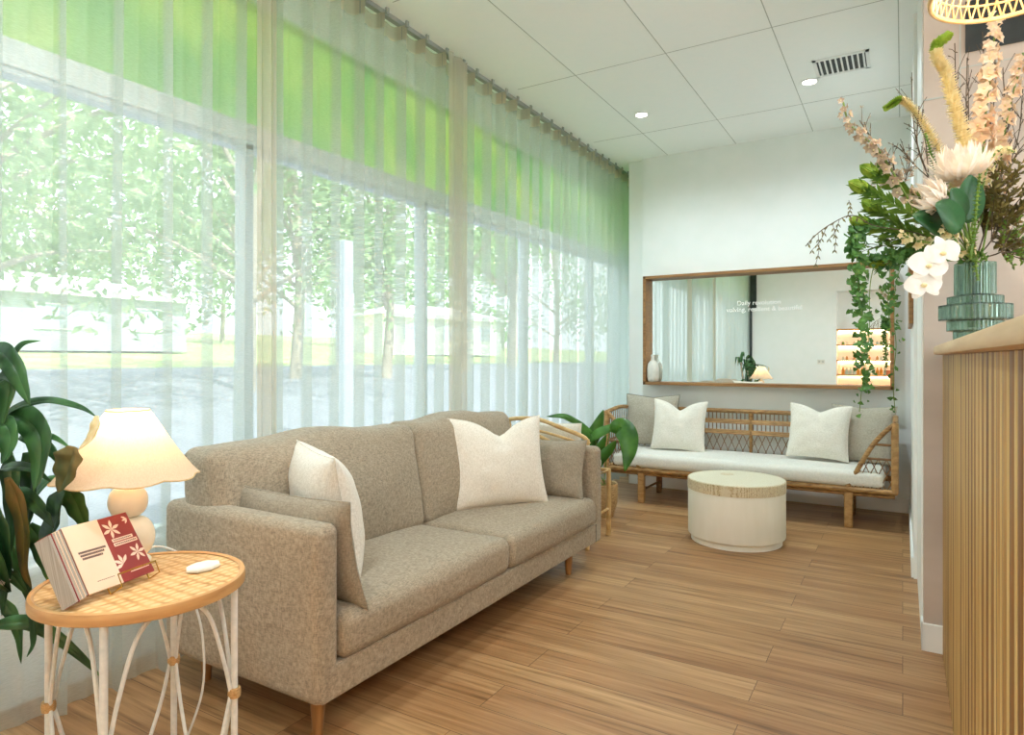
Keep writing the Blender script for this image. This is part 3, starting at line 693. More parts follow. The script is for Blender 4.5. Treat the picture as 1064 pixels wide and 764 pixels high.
# (pixel polyline, near depth, far depth, width px, material)
DL = [([(2, 410), (8, 385), (13, 373), (24, 358), (42, 354)], 1.74, 1.76, 8, 0), ([(-12, 375), (0, 366), (14, 380), (24, 402), (31, 421)], 1.72, 1.66, 17, 0),
 ([(-6, 402), (4, 395), (10, 402), (6, 425), (1, 445)], 1.7, 1.66, 14, 0), ([(4, 436), (14, 426), (32, 419), (55, 416.5), (84, 423.5), (101, 433.6)], 1.74, 1.62, 7, 0),
 ([(101, 432), (99, 445), (93, 457), (81, 468)], 1.62, 1.60, 7, 2), ([(6, 432), (22, 433), (37, 445), (43, 462), (41, 490), (35, 511)], 1.72, 1.64, 21, 0),
 ([(-5, 436), (6, 442), (11, 455), (8, 472), (1, 482)], 1.68, 1.62, 15, 0), ([(10, 448), (30, 448), (45, 452), (59, 456), (76, 468)], 1.74, 1.66, 6, 0),
 ([(77, 464), (74, 478), (68, 497), (60, 512)], 1.60, 1.60, 22, 1), ([(68, 510), (62, 530), (54, 555), (50, 580), (52, 606)], 1.66, 1.84, 24, 0),
 ([(20, 455), (46, 463), (56, 472), (62, 484)], 1.74, 1.7, 9, 0), ([(2, 487), (18, 485), (35, 488), (55, 502)], 1.74, 1.68, 8, 0),
 ([(10, 470), (13, 500), (14, 535), (10, 580)], 1.76, 1.74, 15, 0), ([(28, 470), (32, 500), (28, 540), (20, 560)], 1.78, 1.78, 15, 0),
 ([(8, 496), (18, 518), (25, 550), (26, 590), (33, 612)], 1.70, 1.78, 13, 1), ([(10, 512), (28, 516), (45, 532), (56, 549)], 1.76, 1.72, 12, 0),
 ([(70, 505), (78, 520), (85, 536), (92, 556)], 1.74, 1.8, 18, 0), ([(2, 560), (6, 590), (16, 601), (30, 619)], 1.72, 1.78, 12, 0),
 ([(-8, 652), (10, 648), (32, 648), (59, 662), (86, 684), (106, 705)], 1.80, 1.88, 12, 0), ([(30, 600), (34, 640), (35, 668), (28, 683)], 1.80, 1.8, 6, 0),
 ([(30, 545), (42, 562), (49, 585), (51, 606)], 1.80, 1.82, 17, 0), ([(10, 565), (22, 592), (30, 618), (31, 638)], 1.78, 1.8, 9, 0),
 ([(-6, 520), (2, 560), (6, 600), (2, 640)], 1.70, 1.74, 16, 0), ([(6, 600), (18, 560), (34, 520), (50, 500), (70, 495)], 1.86, 1.86, 12, 0),
 ([(0, 620), (14, 640), (20, 660), (22, 690)], 1.84, 1.84, 10, 0)]
for pl, d0, d1, wp, mi in DL:
    n_ = len(pl); pts = [at(x, y, d0+(d1-d0)*i/(n_-1)) for i, (x, y) in enumerate(pl)]
    nr_ = V((SN*.9, -CS*.9, .55))
    o = MB().blade(pts, wp*1.70/FPX*1.35, nr_, .35, 6, wave=.12).build('leaf', M['leaf_br'] if mi == 1 else M['yellowfl'] if mi == 2 else M['leaf_dr'], dr, solid=.0012)
    if mi: plabel(o, 'browning strap leaf' if mi == 1 else 'yellowed drooping leaf tip')
rnd = random.Random(11)
for e in tops:
    for k in range(9):
        a = rnd.uniform(pi*.75, pi*1.75) if rnd.random() < .8 else rnd.uniform(0, 2*pi)
        if e.x+.4*cos(a) < -2.25: a = -pi/2+rnd.uniform(-.5, .5)
        Ln = rnd.uniform(.25, .42); el = rnd.uniform(.3, 1.3); dv = V((cos(a)*cos(el), sin(a)*cos(el), sin(el)))
        if cos(a)*.6+sin(a)*.2 > .1: continue
        pts = [e+V((0, 0, -.04)), e+dv*Ln*.4, e+dv*Ln*.75+V((0, 0, -.06)), e+dv*Ln+V((0, 0, -.22))]
        MB().blade(pts, .045, (0, 0, 1), .3, 5, wave=.1).build('leaf', M['leaf_dr'], dr, solid=.0012)

# ================================================================ OTTOMAN
OX, OY, OR, OZ = -.943, 4.45, .305, .41
ot = thing('drum_ottoman', (OX, OY, 0), 'cream drum-shaped table with a mosaic band standing before the rattan bench', 'ottoman')
MB().lathe([(0, .001), (OR-.02, .001), (OR-.02, .045), (0, .045)], 64, (OX, OY, 0)).build('plinth', M['plaster'], ot)
MB().lathe([(0, .045), (OR-.002, .045), (OR, .05), (OR, OZ-.07), (0, OZ-.07)], 72, (OX, OY, 0)).build('body', M['plaster'], ot)
MB().lathe([(OR, OZ-.07), (OR+.003, OZ-.07), (OR+.003, OZ-.006), (OR-.004, OZ-.001)], 72, (OX, OY, 0)).build('mosaic_band', M['inlay'], ot)
MB().lathe([(OR-.002, OZ-.002), (OR-.03, OZ+.001), (0, OZ+.001)], 72, (OX, OY, 0)).build('top', M['inlaytop'], ot)
MB().lathe([(0, OZ+.003), (.042, OZ+.003), (.045, OZ+.001)], 24, (OX-.08, OY+.10, 0)).build('finger_recess', M['inlay'], ot)

# ================================================================ RATTAN BENCH
BX0, BX1, BYF, BYB = -2.03, -.045, 5.17, 5.78
be = thing('rattan_bench', ((BX0+BX1)/2, 5.45, 0), 'long rattan bench with open lattice back and flared arms against the back wall', 'bench')
BX0 = -2.16
def T(pts, r, name, mat, par, n=10, sm=1): 
    p = spline(pts, sm) if sm > 1 else pts
    return MB().tube(p, r, n).build(name, mat, par)
def arc(cx_, z_, r, a0, a1, y, n=8): return [(cx_+r*cos(a0+(a1-a0)*k/n), y, z_+r*sin(a0+(a1-a0)*k/n)) for k in range(n+1)]
zr = .275; zt_ = .745
fr_ = MB(); fr_.tube([(BX0, BYF, zr), (BX1, BYF, zr)], .021, 12); fr_.tube([(BX0, BYF+.03, zr-.035), (BX1, BYF+.03, zr-.035)], .014, 10)
fr_.tube([(BX0, BYB, zr), (BX1, BYB, zr)], .021, 12)
for x in (BX0, BX1): fr_.tube([(x, BYF, zr), (x, BYB-.11, zr)], .02, 12)
for k in range(12): x = BX0+.12+k*(BX1-BX0-.24)/11; fr_.box((x, (BYF+BYB-.1)/2, zr), (.03, BYB-BYF-.1, .012))
fr_.build('seat_frame', M['rattan'], be)
for x in (-1.86, -.33):
    for (y, t_) in ((BYF+.03, 0), (BYB-.12, 1)):
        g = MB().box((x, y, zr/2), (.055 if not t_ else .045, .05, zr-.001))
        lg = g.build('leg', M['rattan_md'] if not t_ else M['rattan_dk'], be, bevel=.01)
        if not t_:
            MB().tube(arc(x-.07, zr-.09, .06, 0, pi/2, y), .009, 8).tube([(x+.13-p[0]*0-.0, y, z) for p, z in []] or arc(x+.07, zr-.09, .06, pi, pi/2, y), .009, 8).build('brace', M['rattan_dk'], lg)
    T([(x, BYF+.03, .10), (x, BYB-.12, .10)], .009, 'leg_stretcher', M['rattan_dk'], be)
T([(BX0+.02, BYB, zt_), (BX1-.02, BYB, zt_)], .019, 'top_rail', M['rattan'], be)
ccx = (BX0+BX1)/2
T([(ccx, BYB, zr), (ccx, BYB, zt_)], .014, 'centre_post', M['rattan'], be)
for x in (BX0, BX1): T([(x, BYB, zr), (x, BYB, zt_+.01)], .018, 'rear_post', M['rattan'], be)
g = MB()
for z in (.655, .565):
    for dz in (-.013, 0, .013): g.tube([(BX0, BYB-.004, z+dz), (BX1, BYB-.004, z+dz)], .0075, 6)
g.build('woven_band', M['rattan_md'], be)
g = MB(); n_ = 62
for k in range(n_):
    x = BX0+.03+(BX1-BX0-.06)*k/(n_-1); g.tube([(x, BYB+.004, .55), (x, BYB+.004, zt_)], .0048, 5)
st_ = .062; x = BX0
while x < BX1-st_:
    g.tube([(x, BYB, .555), (x+st_, BYB, .41), (x, BYB, .28)], .0032, 5); g.tube([(x+st_, BYB+.004, .555), (x, BYB+.004, .41), (x+st_, BYB+.004, .28)], .0032, 5); x += st_
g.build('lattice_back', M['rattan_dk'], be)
for sg, xe in ((1, BX1), (-1, BX0)):
    aw = thing('arm_lattice_root', (0, 0, 0), None, None) if False else None
    fp = [(xe-sg*.30, BYF+.0, zr), (xe-sg*.25, BYF, zr+.09), (xe-sg*.20, BYF, .47), (xe-sg*.13, BYF, .60), (xe-sg*.05, BYF, .70), (xe, BYF, .745)]
    arm = T(fp, .017, 'arm_rail', M['rattan'], be, 10, 6)
    plabel(arm, 'curved rattan arm rail at bench end')
    MB().tube([(xe, BYF, zr), (xe, BYF, .75)], .024, 10).build('front_post', M['rattan_md'], be)
    T([(xe, BYF, .742), (xe, (BYF+BYB)/2, .765), (xe, BYB, zt_)], .017, 'arm_top', M['rattan'], be, 10, 6)
    g = MB()
    def xin(z):       # x of the curved rail at height z
        pp = spline(fp, 6)
        for a, b in zip(pp[:-1], pp[1:]):
            if a.z <= z <= b.z: return a.x+(b.x-a.x)*(z-a.z)/max(1e-6, b.z-a.z)
        return xe
    for z in (.60, .50): g.tube([(xin(z), BYF, z), (xe, BYF, z)], .009, 6); g.tube([(xe, BYF, z), (xe, BYB, z)], .011, 6)
    for k in range(1, 7):
        x = xe-sg*.30*k/7
        zz = next((z for z in [zr+i*.01 for i in range(50)] if (xin(z)-x)*sg > 0), .73)
        if zz > .5: g.tube([(x, BYF, .5), (x, BYF, zz)], .0045, 5)
    for k in range(14):
        y = BYF+.03+(BYB-BYF-.06)*k/13; g.tube([(xe, y, .5), (xe, y, .745)], .0045, 5)
    for k in range(-3, 7):
        for s2 in (1, -1):
            a0 = xe-sg*(.05*k); z_a, z_b = zr, .50; dx = -sg*s2*.10
            lo_q = None; P_ = []
            for j in range(25):
                q = j/24; x = a0+dx*q; z = z_a+(z_b-z_a)*q
                if (x-xin(z))*sg > 0 and (xe-x)*sg > 0: P_.append((x, BYF+s2*.002, z))
            if len(P_) > 1: g.tube([P_[0], P_[-1]], .0035, 5)
    for k in range(9):
        y = BYF+.02+.062*k
        for s2 in (1, -1):
            y2 = y+s2*.10
            if BYF < y2 < BYB: g.tube([(xe, y, zr), (xe, y2, .5)], .0035, 5)
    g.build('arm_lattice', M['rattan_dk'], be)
mt = rbox((BX0+.06, BYF-.015, zr+.018), (BX1-.06, BYB-.04, .405), 26, (.0, .012, .01), .004, 4, r=.035)
tag(mt.build('bench_mattress', M['mattress']), 'long white upholstered seat mattress lying on the rattan bench', 'mattress')
pillow('cushion', (-1.93, 5.655, .645), .48, .47, .13, (.12, -1, .30), M['grey_linen'], 'grey linen cushion with dark piped edge at the left end of the rattan bench', pipe=M['piping'], seed=12, chop=.06)
pillow('cushion', (-1.64, 5.52, .625), .45, .44, .15, (.18, -1, .30), M['ivory'], 'ivory cushion in front of the dark-piped grey one', chop=.36, seed=14, tilt=-.04)
pillow('cushion', (-.555, 5.52, .635), .44, .43, .15, (-.05, -1, .30), M['ivory'], 'ivory cushion near the right end of the rattan bench', chop=.24, seed=17, tilt=-.03, group=None)
pillow('cushion', (-.27, 5.62, .625), .46, .44, .13, (-.25, -1, .28), M['grey_linen'], 'plain grey-beige cushion in the right corner of the rattan bench', seed=19, chop=.04)

# ================================================================ MIRROR
MX0, MX1, MZ0, MZ1, YF = -2.045, -.055, .955, 1.947, 5.75
mr = thing('wall_mirror', ((MX0+MX1)/2, YB, MZ0), 'wide mirror in a deep wooden box frame on the back wall', 'mirror')
ft = .026
for (nm, a, b) in (('frame_side', (MX0, YF, MZ0), (MX0+ft, YB-.001, MZ1)), ('frame_side', (MX1-ft, YF, MZ0), (MX1, YB-.001, MZ1)), ('frame_top', (MX0, YF, MZ1-ft), (MX1, YB-.001, MZ1)), ('frame_bottom', (MX0, YF, MZ0), (MX1, YB-.001, MZ0+ft))):
    MB().b2(a, b).build(nm, M['oak'], mr, smooth=False, bevel=.002)
dyaw = R(.45); cxm = (MX0+MX1)/2; hx = (MX1-MX0)/2-.012
MB().add([(cxm-hx, YB-.03+hx*sin(dyaw)*0-.009, MZ0+.01), (cxm+hx, YB-.03+.009, MZ0+.01), (cxm+hx, YB-.03+.009, MZ1-.01), (cxm-hx, YB-.03-.009, MZ1-.01)], [(0, 1, 2, 3)]).build('mirror_glass', M['mirror'], mr, smooth=False)
def text(s, name, loc, size, mat, parent=None):
    cu = bpy.data.curves.new(name, 'FONT'); cu.body = s; cu.size = size; cu.align_x = 'CENTER'
    o = bpy.data.objects.new(name, cu); COL.objects.link(o); cu.materials.append(mat); o.rotation_euler = (pi/2, 0, 0)
    bpy.context.view_layer.update(); me = bpy.data.meshes.new_from_object(o.evaluated_get(bpy.context.evaluated_depsgraph_get())); bpy.data.objects.remove(o)
    o = bpy.data.objects.new(name, me); COL.objects.link(o); o.rotation_euler = (pi/2, 0, 0); o['kind'] = 'stuff'
    o.location = V(loc)-V(ORG[parent.name]) if parent else loc
    if parent: o.parent = parent
    return o
text('Daily revolution', 'lettering', (-1.055, YB-.0325, 1.655), .055, M['decal'], mr)
text('evolving, resilient & beautiful', 'lettering', (-1.03, YB-.0325, 1.600), .055, M['decal'], mr)
# ribbed bottle vase on the frame's lower ledge
bx, by, bz = -1.965, 5.80, MZ0+ft
pr = [(0, 0), (.036, 0), (.048, .012), (.053, .05), (.053, .12), (.046, .165), (.028, .188), (.017, .196), (.015, .225), (.018, .228), (.018, .245), (.013, .25), (.0, .25)]
tag(MB().lathe(pr, 48, (0, 0, 0), rf=lambda a, q: 1+.035*sin(a*16)*(1 if q < .6 else 0)).build('ribbed_vase', M['whiteceramic'], org=None), 'small white ribbed bottle vase on the mirror frame ledge', 'vase').location = (bx, by, bz)

# wooden framed panel on right wall
pf = thing('wooden_wall_frame', (.05, 4.6, 1.39), 'thin wooden frame edge mounted on the right wall beside the mirror', 'frame')
g = MB().b2((.030, 4.25, 1.39), (.051, 5.03, 1.86)); g.build('panel', M['oak'], pf, smooth=False, bevel=.002)

# ================================================================ COUNTER
ct = thing('reception_counter', (.5, 2.0, 0), 'curved-edge oak reception counter clad in vertical timber battens', 'counter')
CX = .150; CY0, CY1 = -.2, 3.15
MB().b2((CX, CY0, 0), (.75, CY1, 1.212)).build('carcass', M['rimwood'], ct, smooth=False)
g = MB(); y = CY0; k = 0
while y < CY1-.05:
    g.cur = 0; n_ = 8; w1 = .058; vs = []
    for z in (.002, 1.211):
        for i in range(n_+1):
            a = pi*i/n_; vs.append((CX-.011*sin(a)**.7-.001, y+w1/2-w1/2*cos(a), z))
    fs = [(i, i+1, n_+1+i+1, n_+1+i) for i in range(n_)]+[tuple(range(n_+1))]
    g.add(vs, fs)
    g.cur = 1; w2 = .022; vs = []; y2 = y+w1+.001
    for z in (.002, 1.211):
        for i in range(n_+1):
            a = pi*i/n_; vs.append((CX-.0105*sin(a)**.7-.001, y2+w2/2-w2/2*cos(a), z))
    g.add(vs, fs); y += w1+w2+.002; k += 1
g.build('batten_cladding', [M['slats'], M['paleslat']], ct)
# worktop with a rounded nose and rounded corner
def worktop():
    prof = []; x0, x1, y0, y1, r = CX-.045, .80, CY0-.03, 3.155, .05
    out = [(x1, y0), (x1, y1)]
    for i in range(9):
        a = pi/2+pi/2*i/8; out.append((x0+r+r*cos(a), y1-r+r*sin(a)))
    out += [(x0, y0)]; n_ = len(out); mb = MB(); vs = []
    cxx, cyy = (x0+x1)/2, (y0+y1)/2
    for (z, ins) in ((1.212, .010), (1.215, .003), (1.222, 0), (1.238, 0), (1.245, .003), (1.248, .010)):
        for (x, y) in out: vs.append((x+(ins if x < cxx else -ins), y+(ins if y < cyy else -ins), z))
    fs = [(j*n_+i, j*n_+(i+1) % n_, (j+1)*n_+(i+1) % n_, (j+1)*n_+i) for j in range(5) for i in range(n_)]
    fs += [tuple(range(n_))[::-1], tuple(range(5*n_, 6*n_))]
    return mb.add(vs, fs)
worktop().build('worktop', M['ledge'], ct)

# ---------------------------------------------------------------- flower vase
VX, VY, VZ = at(1013, 355, 2.3).x, at(1013, 355, 2.3).y, 1.248
prof = [(0, .004), (.058, .004), (.064, .012), (.064, .045), (.083, .047), (.083, .083), (.107, .085), (.107, .138), (.082, .141), (.082, .168), (.061, .171), (.061, .285), (.058, .285), (.058, .175), (.078, .165), (.079, .143), (.103, .134), (.103, .09), (.079, .08), (.079, .05), (.060, .043), (.058, .014), (0, .012)]
tag(MB().lathe(prof, 192, (0, 0, 0), rf=lambda a, q: 1+.018*sin(a*40)).build('tiered_vase', M['vaseglass']), 'tiered ribbed green glass vase on the counter holding the flowers', 'vase').location = (VX, VY, VZ)
MO = V((VX, VY, VZ+.27)); VB = V((VX, VY, VZ+.06))
FD = V((-SN, CS, 0)); FRt = V((CS, SN, 0))
def F(x, y, dd=0): return at(x, y, 2.3+dd)
rnd = random.Random(3)
def stem_path(first, r0=.03):
    o = V((rnd.uniform(-r0, r0), rnd.uniform(-r0, r0), 0))
    return [VB+o*.6, MO+o]
def spike(name, pl, wpx, matb, label, cat='flower', dd=0, tipn=0, tipm=None, petal=.6, step=.0065, start=0, per=11, stemm='stemgreen'):
    pts = stem_path(None)+[F(x, y, dd) for x, y in pl]; sp_ = spline(pts, 8)
    t = thing(name, tuple(VB), label, cat)
    MB().tube(sp_, .0035, 6).build('stem', M[stemm], t)
    core = spline([F(x, y, dd) for x, y in pl], 12); n_ = len(core); L_ = sum((b-a).length for a, b in zip(core[:-1], core[1:]))
    cnt = max(6, int(L_/step)); g1, g2 = MB(), MB()
    for i in range(cnt):
        q = i/(cnt-1); f_ = q*(n_-1); k = min(int(f_), n_-2); p = core[k].lerp(core[k+1], f_-k); tg = (core[k+1]-core[k]).normalized()
        rad = wpx*.00339/2*1.5*(1-.5*q**2); tip = q > 1-tipn
        for j in range(per):
            a = 2*pi*(j/per)+i*.7; u = tg.orthogonal().normalized(); w_ = tg.cross(u); dv = (u*cos(a)+w_*sin(a)+tg*.5).normalized()
            (g2 if tip else g1).leaf(p, dv, tg, rad*rnd.uniform(.85, 1.2), rad*petal*rnd.uniform(.8, 1.2), .05, .3, 3)
    if g1.f: g1.build('blossoms', M[matb], t)['kind'] = 'stuff'
    if g2.f: g2.build('bud_tip', M[tipm], t)['kind'] = 'stuff'
    return t
def florets(name, pl, n_, r, matb, label, dd=0, spread=14, size=.022, cm='yellowfl', stemm='stemgreen', cat='flower'):
    """open five-petalled florets set along a stem"""
    pts = stem_path(None)+[F(x, y, dd) for x, y in pl]; t = thing(name, tuple(VB), label, cat)
    MB().tube(spline(pts, 8), .0035, 6).build('stem', M[stemm], t)
    core = spline([F(x, y, dd) for x, y in pl], 10); nn = len(core); g1, g2 = MB(), MB()
    n_ = int(n_*1.7)
    for i in range(n_):
        q = i/(n_-1); p = core[min(nn-1, int(q*(nn-1)))]; a = i*2.4; s_ = size*(1-.5*q)
        off = (FRt*cos(a)+V((0, 0, 1))*sin(a)*.5-FD*(.6*sin(a*1.3)))*spread*.00339*(1-.6*q)
        c_ = p+off; nv = (off.normalized()-FD*.8).normalized(); u = nv.orthogonal().normalized(); w_ = nv.cross(u)
        for k in range(5):
            b = 2*pi*k/5+a; dv = (u*cos(b)+w_*sin(b)+nv*.35).normalized(); g1.leaf(c_, dv, nv, s_, s_*.75, .1, .15, 3)
        g2.ball(c_+nv*.003, s_*.16, 6, 4)
    g1.build('petals', M[matb], t)['kind'] = 'stuff'; g2.build('flower_centre', M[cm], t); return t
spike('foxtail_lily', [(1006, 190), (1002, 147), (992, 110), (983, 75), (974, 60), (974, 46), (985, 37)], 13, 'yellowfl', 'tall foxtail lily spike curving up to a green tip, centre of the arrangement', tipn=.27, tipm='greenfl', dd=-.02)
spike('foxtail_lily', [(992, 200), (980, 165), (966, 138), (950, 115), (936, 104), (921, 112)], 10, 'yellowfl', 'shorter foxtail lily with its green tip bent left over the foliage', tipn=.22, tipm='greenfl', dd=.02)
florets('delphinium', [(1022, 150), (1024, 120), (1029, 80), (1032, 50), (1036, 15)], 34, 0, 'peach', 'tall pale peach delphinium spike reaching up to the rattan pendant', spread=9, size=.036)
florets('delphinium', [(1040, 165), (1044, 135), (1052, 100), (1059, 72), (1063, 55)], 24, 0, 'peach', 'apricot delphinium spike at the right edge of the arrangement', spread=8, size=.03, dd=.05)
florets('delphinium', [(950, 215), (927, 178), (912, 155), (897, 142), (882, 127), (876, 106)], 26, 0, 'mauve', 'dusty mauve delphinium spray leaning far left above the leaf buds', spread=8, size=.026, dd=-.05)
florets('stock_flower', [(1030, 200), (1034, 170), (1040, 150)], 24, 0, 'peach', 'dense peach blossom cluster behind the tall delphinium', spread=14, size=.026, dd=.06)
florets('snapdragon', [(1022, 190), (1030, 165), (1042, 155), (1054, 158)], 14, 0, 'yellowfl', 'cream snapdragon bending right over the dark leaves', spread=6, size=.02, dd=-.06)
florets('freesia', [(975, 255), (950, 250), (936, 243)], 12, 0, 'yellowfl', 'yellow freesia sprig pointing left beneath the leaf buds', spread=10, size=.02, dd=-.08)
florets('freesia', [(1000, 260), (990, 246), (980, 238)], 12, 0, 'yellowfl', 'yellow freesia sprig just above the white orchids', spread=11, size=.022, dd=-.12)
def green_spike(pl, label, dd, w_=7): return spike('snapdragon_bud_spike', pl, w_, 'leafgreen', label, dd=dd, per=5, step=.012)
green_spike([(1008, 268), (1012, 244), (1015, 210), (1018, 182)], 'slim green bud spike standing in front of the vase mouth', -.14)
green_spike([(1000, 235), (980, 190), (970, 168), (962, 140)], 'slim green bud spike left of the big protea', -.03, 9)
green_spike([(1025, 270), (1018, 262), (1014, 275), (1016, 290)], 'green bud spike drooping over the vase rim', -.1, 8)
def protea(c, ax, r, label, dd):
    c_ = F(*c, dd); t = thing('protea', tuple(VB), label, 'flower'); ax = V(ax).normalized()
    MB().tube(spline([VB, MO, c_-ax*.03, c_], 6), .005, 6).build('stem', M['stemgreen'], t); g1 = MB(); u = ax.orthogonal().normalized(); w_ = ax.cross(u)
    for ring, (sp_, L_, n_) in enumerate(((.25, 1.0, 8), (.6, 1.0, 12), (1.0, .9, 14), (1.5, .75, 14))):
        for k in range(n_):
            a = 2*pi*k/n_+ring*.4; dv = (ax+(u*cos(a)+w_*sin(a))*sp_).normalized(); side = (u*cos(a)+w_*sin(a))
            b = c_+side*r*.12; pts = [b, b+dv*r*L_*.5+side*r*.06, b+dv*r*L_]; g1.blade(pts, r*.24, side, .4, 3, shape=lambda q: (sin(pi*min(1, q*.9+.12)))**.7)
    g1.build('petals', M['pinkwhite'], t); MB().ball(c_+ax*r*.25, r*.3, 12, 8, (1, 1, 1.3)).build('flower_centre', M['peach'], t); return t
protea((999, 188), (-.1, -.25, 1), .135, 'large pale protea opening upward in the centre of the arrangement', -.06)
protea((976, 212), (-.75, -.5, .35), .10, 'smaller pale protea facing left below the bent foxtail lily', -.08)
def big_leaf(c, tip, w_, label, dd):
    t = thing('broad_leaf', tuple(VB), label, 'leaf'); a = F(*c, dd); b = F(*tip, dd-.03)
    MB().tube(spline([VB, MO, a], 5), .003, 6).build('stem', M['stemgreen'], t)
    MB().blade([a, a.lerp(b, .5)+V((0, 0, .01)), b], w_, -FD+V((0, 0, .3)), .15, 6, shape=lambda q: max(.02, sin(pi*min(1, q**.75)))**.6).build('leaf_blade', M['darkleaf'], t, solid=.001)
big_leaf((1006, 232), (1008, 182), .10, 'broad dark leaf standing upright below the big protea', -.10)
big_leaf((1000, 228), (988, 196), .08, 'broad dark leaf slanting left between the two proteas', -.11)
big_leaf((998, 240), (972, 212), .105, 'round dark leaf below the smaller protea', -.13)
big_leaf((990, 246), (948, 224), .09, 'long dark leaf pointing left beneath the smaller protea', -.09)
def bud_branch(pl, label, dd, lw=.011):
    t = thing('leucadendron', tuple(VB), label, 'branch'); pts = [VB, MO]+[F(x, y, dd) for x, y in pl]; s_ = spline(pts, 8); MB().tube(s_, .003, 6).build('stem', M['stemgreen'], t)
    g1 = MB(); core = spline([F(x, y, dd) for x, y in pl], 14); tg = (core[-1]-core[-3]).normalized()
    for i, p in enumerate(core[:-2]):
        t2 = (core[i+1]-p).normalized()
        for k in range(2):
            a = i*2.4+k*2.1; u = t2.orthogonal().normalized(); w_ = t2.cross(u); dv = (t2*1.1+(u*cos(a)+w_*sin(a))*.8).normalized(); g1.leaf(p, dv, u, .055*rnd.uniform(.8, 1.2), lw, .1, .2, 3)
    g1.build('foliage', M['leafgreen'], t)
    g2 = MB(); e = core[-1]; u = tg.orthogonal().normalized(); w_ = tg.cross(u)
    for k in range(8):
        a = k*.9; sd_ = u*cos(a)+w_*sin(a); g2.blade([e-tg*.02, e+sd_*.016, e+sd_*.012+tg*.03, e+tg*.05], .026, sd_, .3, 3)
    g2.build('bud', M['greenfl'], t)
bud_branch([(985, 235), (950, 205), (925, 190), (906, 179)], 'leafy branch ending in the topmost plump green bud on the left', -.03)
bud_branch([(980, 242), (945, 222), (915, 205), (895, 195)], 'leafy branch with a plump green bud, second from the top on the left', -.08)
bud_branch([(980, 250), (945, 240), (920, 225), (907, 216)], 'short leafy branch with a green bud between its longer neighbours', .04)
bud_branch([(985, 258), (950, 250), (920, 240), (896, 232)], 'lowest leafy branch with a green bud above the trailing ivy', -.02)
bud_branch([(985, 262), (960, 262), (935, 268), (915, 272)], 'leafy branch without open bud lying just above the mirror corner', .03)
def twiggy(base, tips, label, dd, mat='twig', leaves=None, lm='olive', dens=10, lsz=.016, name='dry_twig', r=.0018, br=8):
    t = thing(name, tuple(VB), label, 'twig'); g1, g2 = MB(), MB(); b = F(*base, dd)
    g1.tube(spline([VB, MO, b], 6), r*1.4, 5)
    for tp in tips:
        e = F(*tp, dd+rnd.uniform(-.05, .05)); mid = b.lerp(e, .5)+V((rnd.uniform(-.02, .02), 0, rnd.uniform(-.02, .02))); pp = spline([b, mid, e], 8); g1.tube(pp, r, 5)
        for k in range(br):
            p = pp[rnd.randrange(3, len(pp))]; dv = ((e-b).normalized()+V((rnd.uniform(-1, 1), rnd.uniform(-1, 1), rnd.uniform(-.6, .8)))*.8).normalized(); L_ = rnd.uniform(.03, .09)
            q = p+dv*L_; g1.tube([p, p.lerp(q, .5)+V((0, 0, .004)), q], r*.6, 4)
            for j in range(dens if leaves else 2):
                s_ = p.lerp(q, rnd.random()); dv2 = (dv+V((rnd.uniform(-1, 1), rnd.uniform(-1, 1), rnd.uniform(-1, 1)))*.9).normalized(); g2.leaf(s_, dv2, dv.orthogonal(), lsz*rnd.uniform(.6, 1.3), lsz*.45, .1, .2, 2)
    g1.build('twigs', M[mat], t)
    if g2.f: g2.build('foliage', M[lm], t)['kind'] = 'stuff'
    return t
twiggy((1012, 180), [(1005, 60), (992, 45), (1022, 55), (1035, 75), (1006, 90)], 'dark leafless twig rising behind the tall delphinium', .06, lsz=.008, lm='twig', br=14)
twiggy((965, 185), [(944, 110), (947, 80), (955, 110), (935, 150)], 'thin dark twig standing up left of the foxtail lilies', .05, lsz=.008, lm='twig', br=8)
twiggy((1040, 190), [(1050, 110), (1063, 90), (1042, 70), (1080, 130)], 'fine dark twig fanning out at the far right', .1, lsz=.008, lm='twig', br=12)
twiggy((930, 180), [(905, 150), (893, 125), (915, 170)], 'brown twig with faded buds beside the mauve delphinium', .0, lsz=.012, lm='mauve', br=8)
twiggy((1030, 250), [(1050, 190), (1064, 215), (1040, 180), (1075, 190), (1055, 245), (1062, 262)], 'bushy olive-brown filler foliage right of the vase mouth', -.02, leaves=1, dens=10, lsz=.024, name='filler_foliage', br=15)
twiggy((1022, 245), [(1032, 200), (1040, 215), (1025, 195), (1048, 228), (1035, 175)], 'darker filler foliage close behind the green bud spike', .06, leaves=1, dens=10, lsz=.022, name='filler_foliage', br=12)
twiggy((1040, 262), [(1064, 250), (1064, 270), (1080, 262), (1050, 240)], 'low filler foliage spilling right over the counter', -.06, leaves=1, dens=6, lsz=.02, name='filler_foliage', lm='leafgreen', br=8)
twiggy((960, 255), [(935, 262), (920, 250), (940, 240), (905, 258)], 'green filler foliage above the mirror corner', .08, leaves=1, dens=6, lsz=.02, name='filler_foliage', lm='leafgreen', br=8)
twiggy((935, 200), [(915, 195), (945, 170), (925, 175), (955, 205)], 'mauve-brown filler foliage behind the topmost green buds', .07, leaves=1, dens=6, lsz=.018, name='filler_foliage', lm='mauve', br=8)
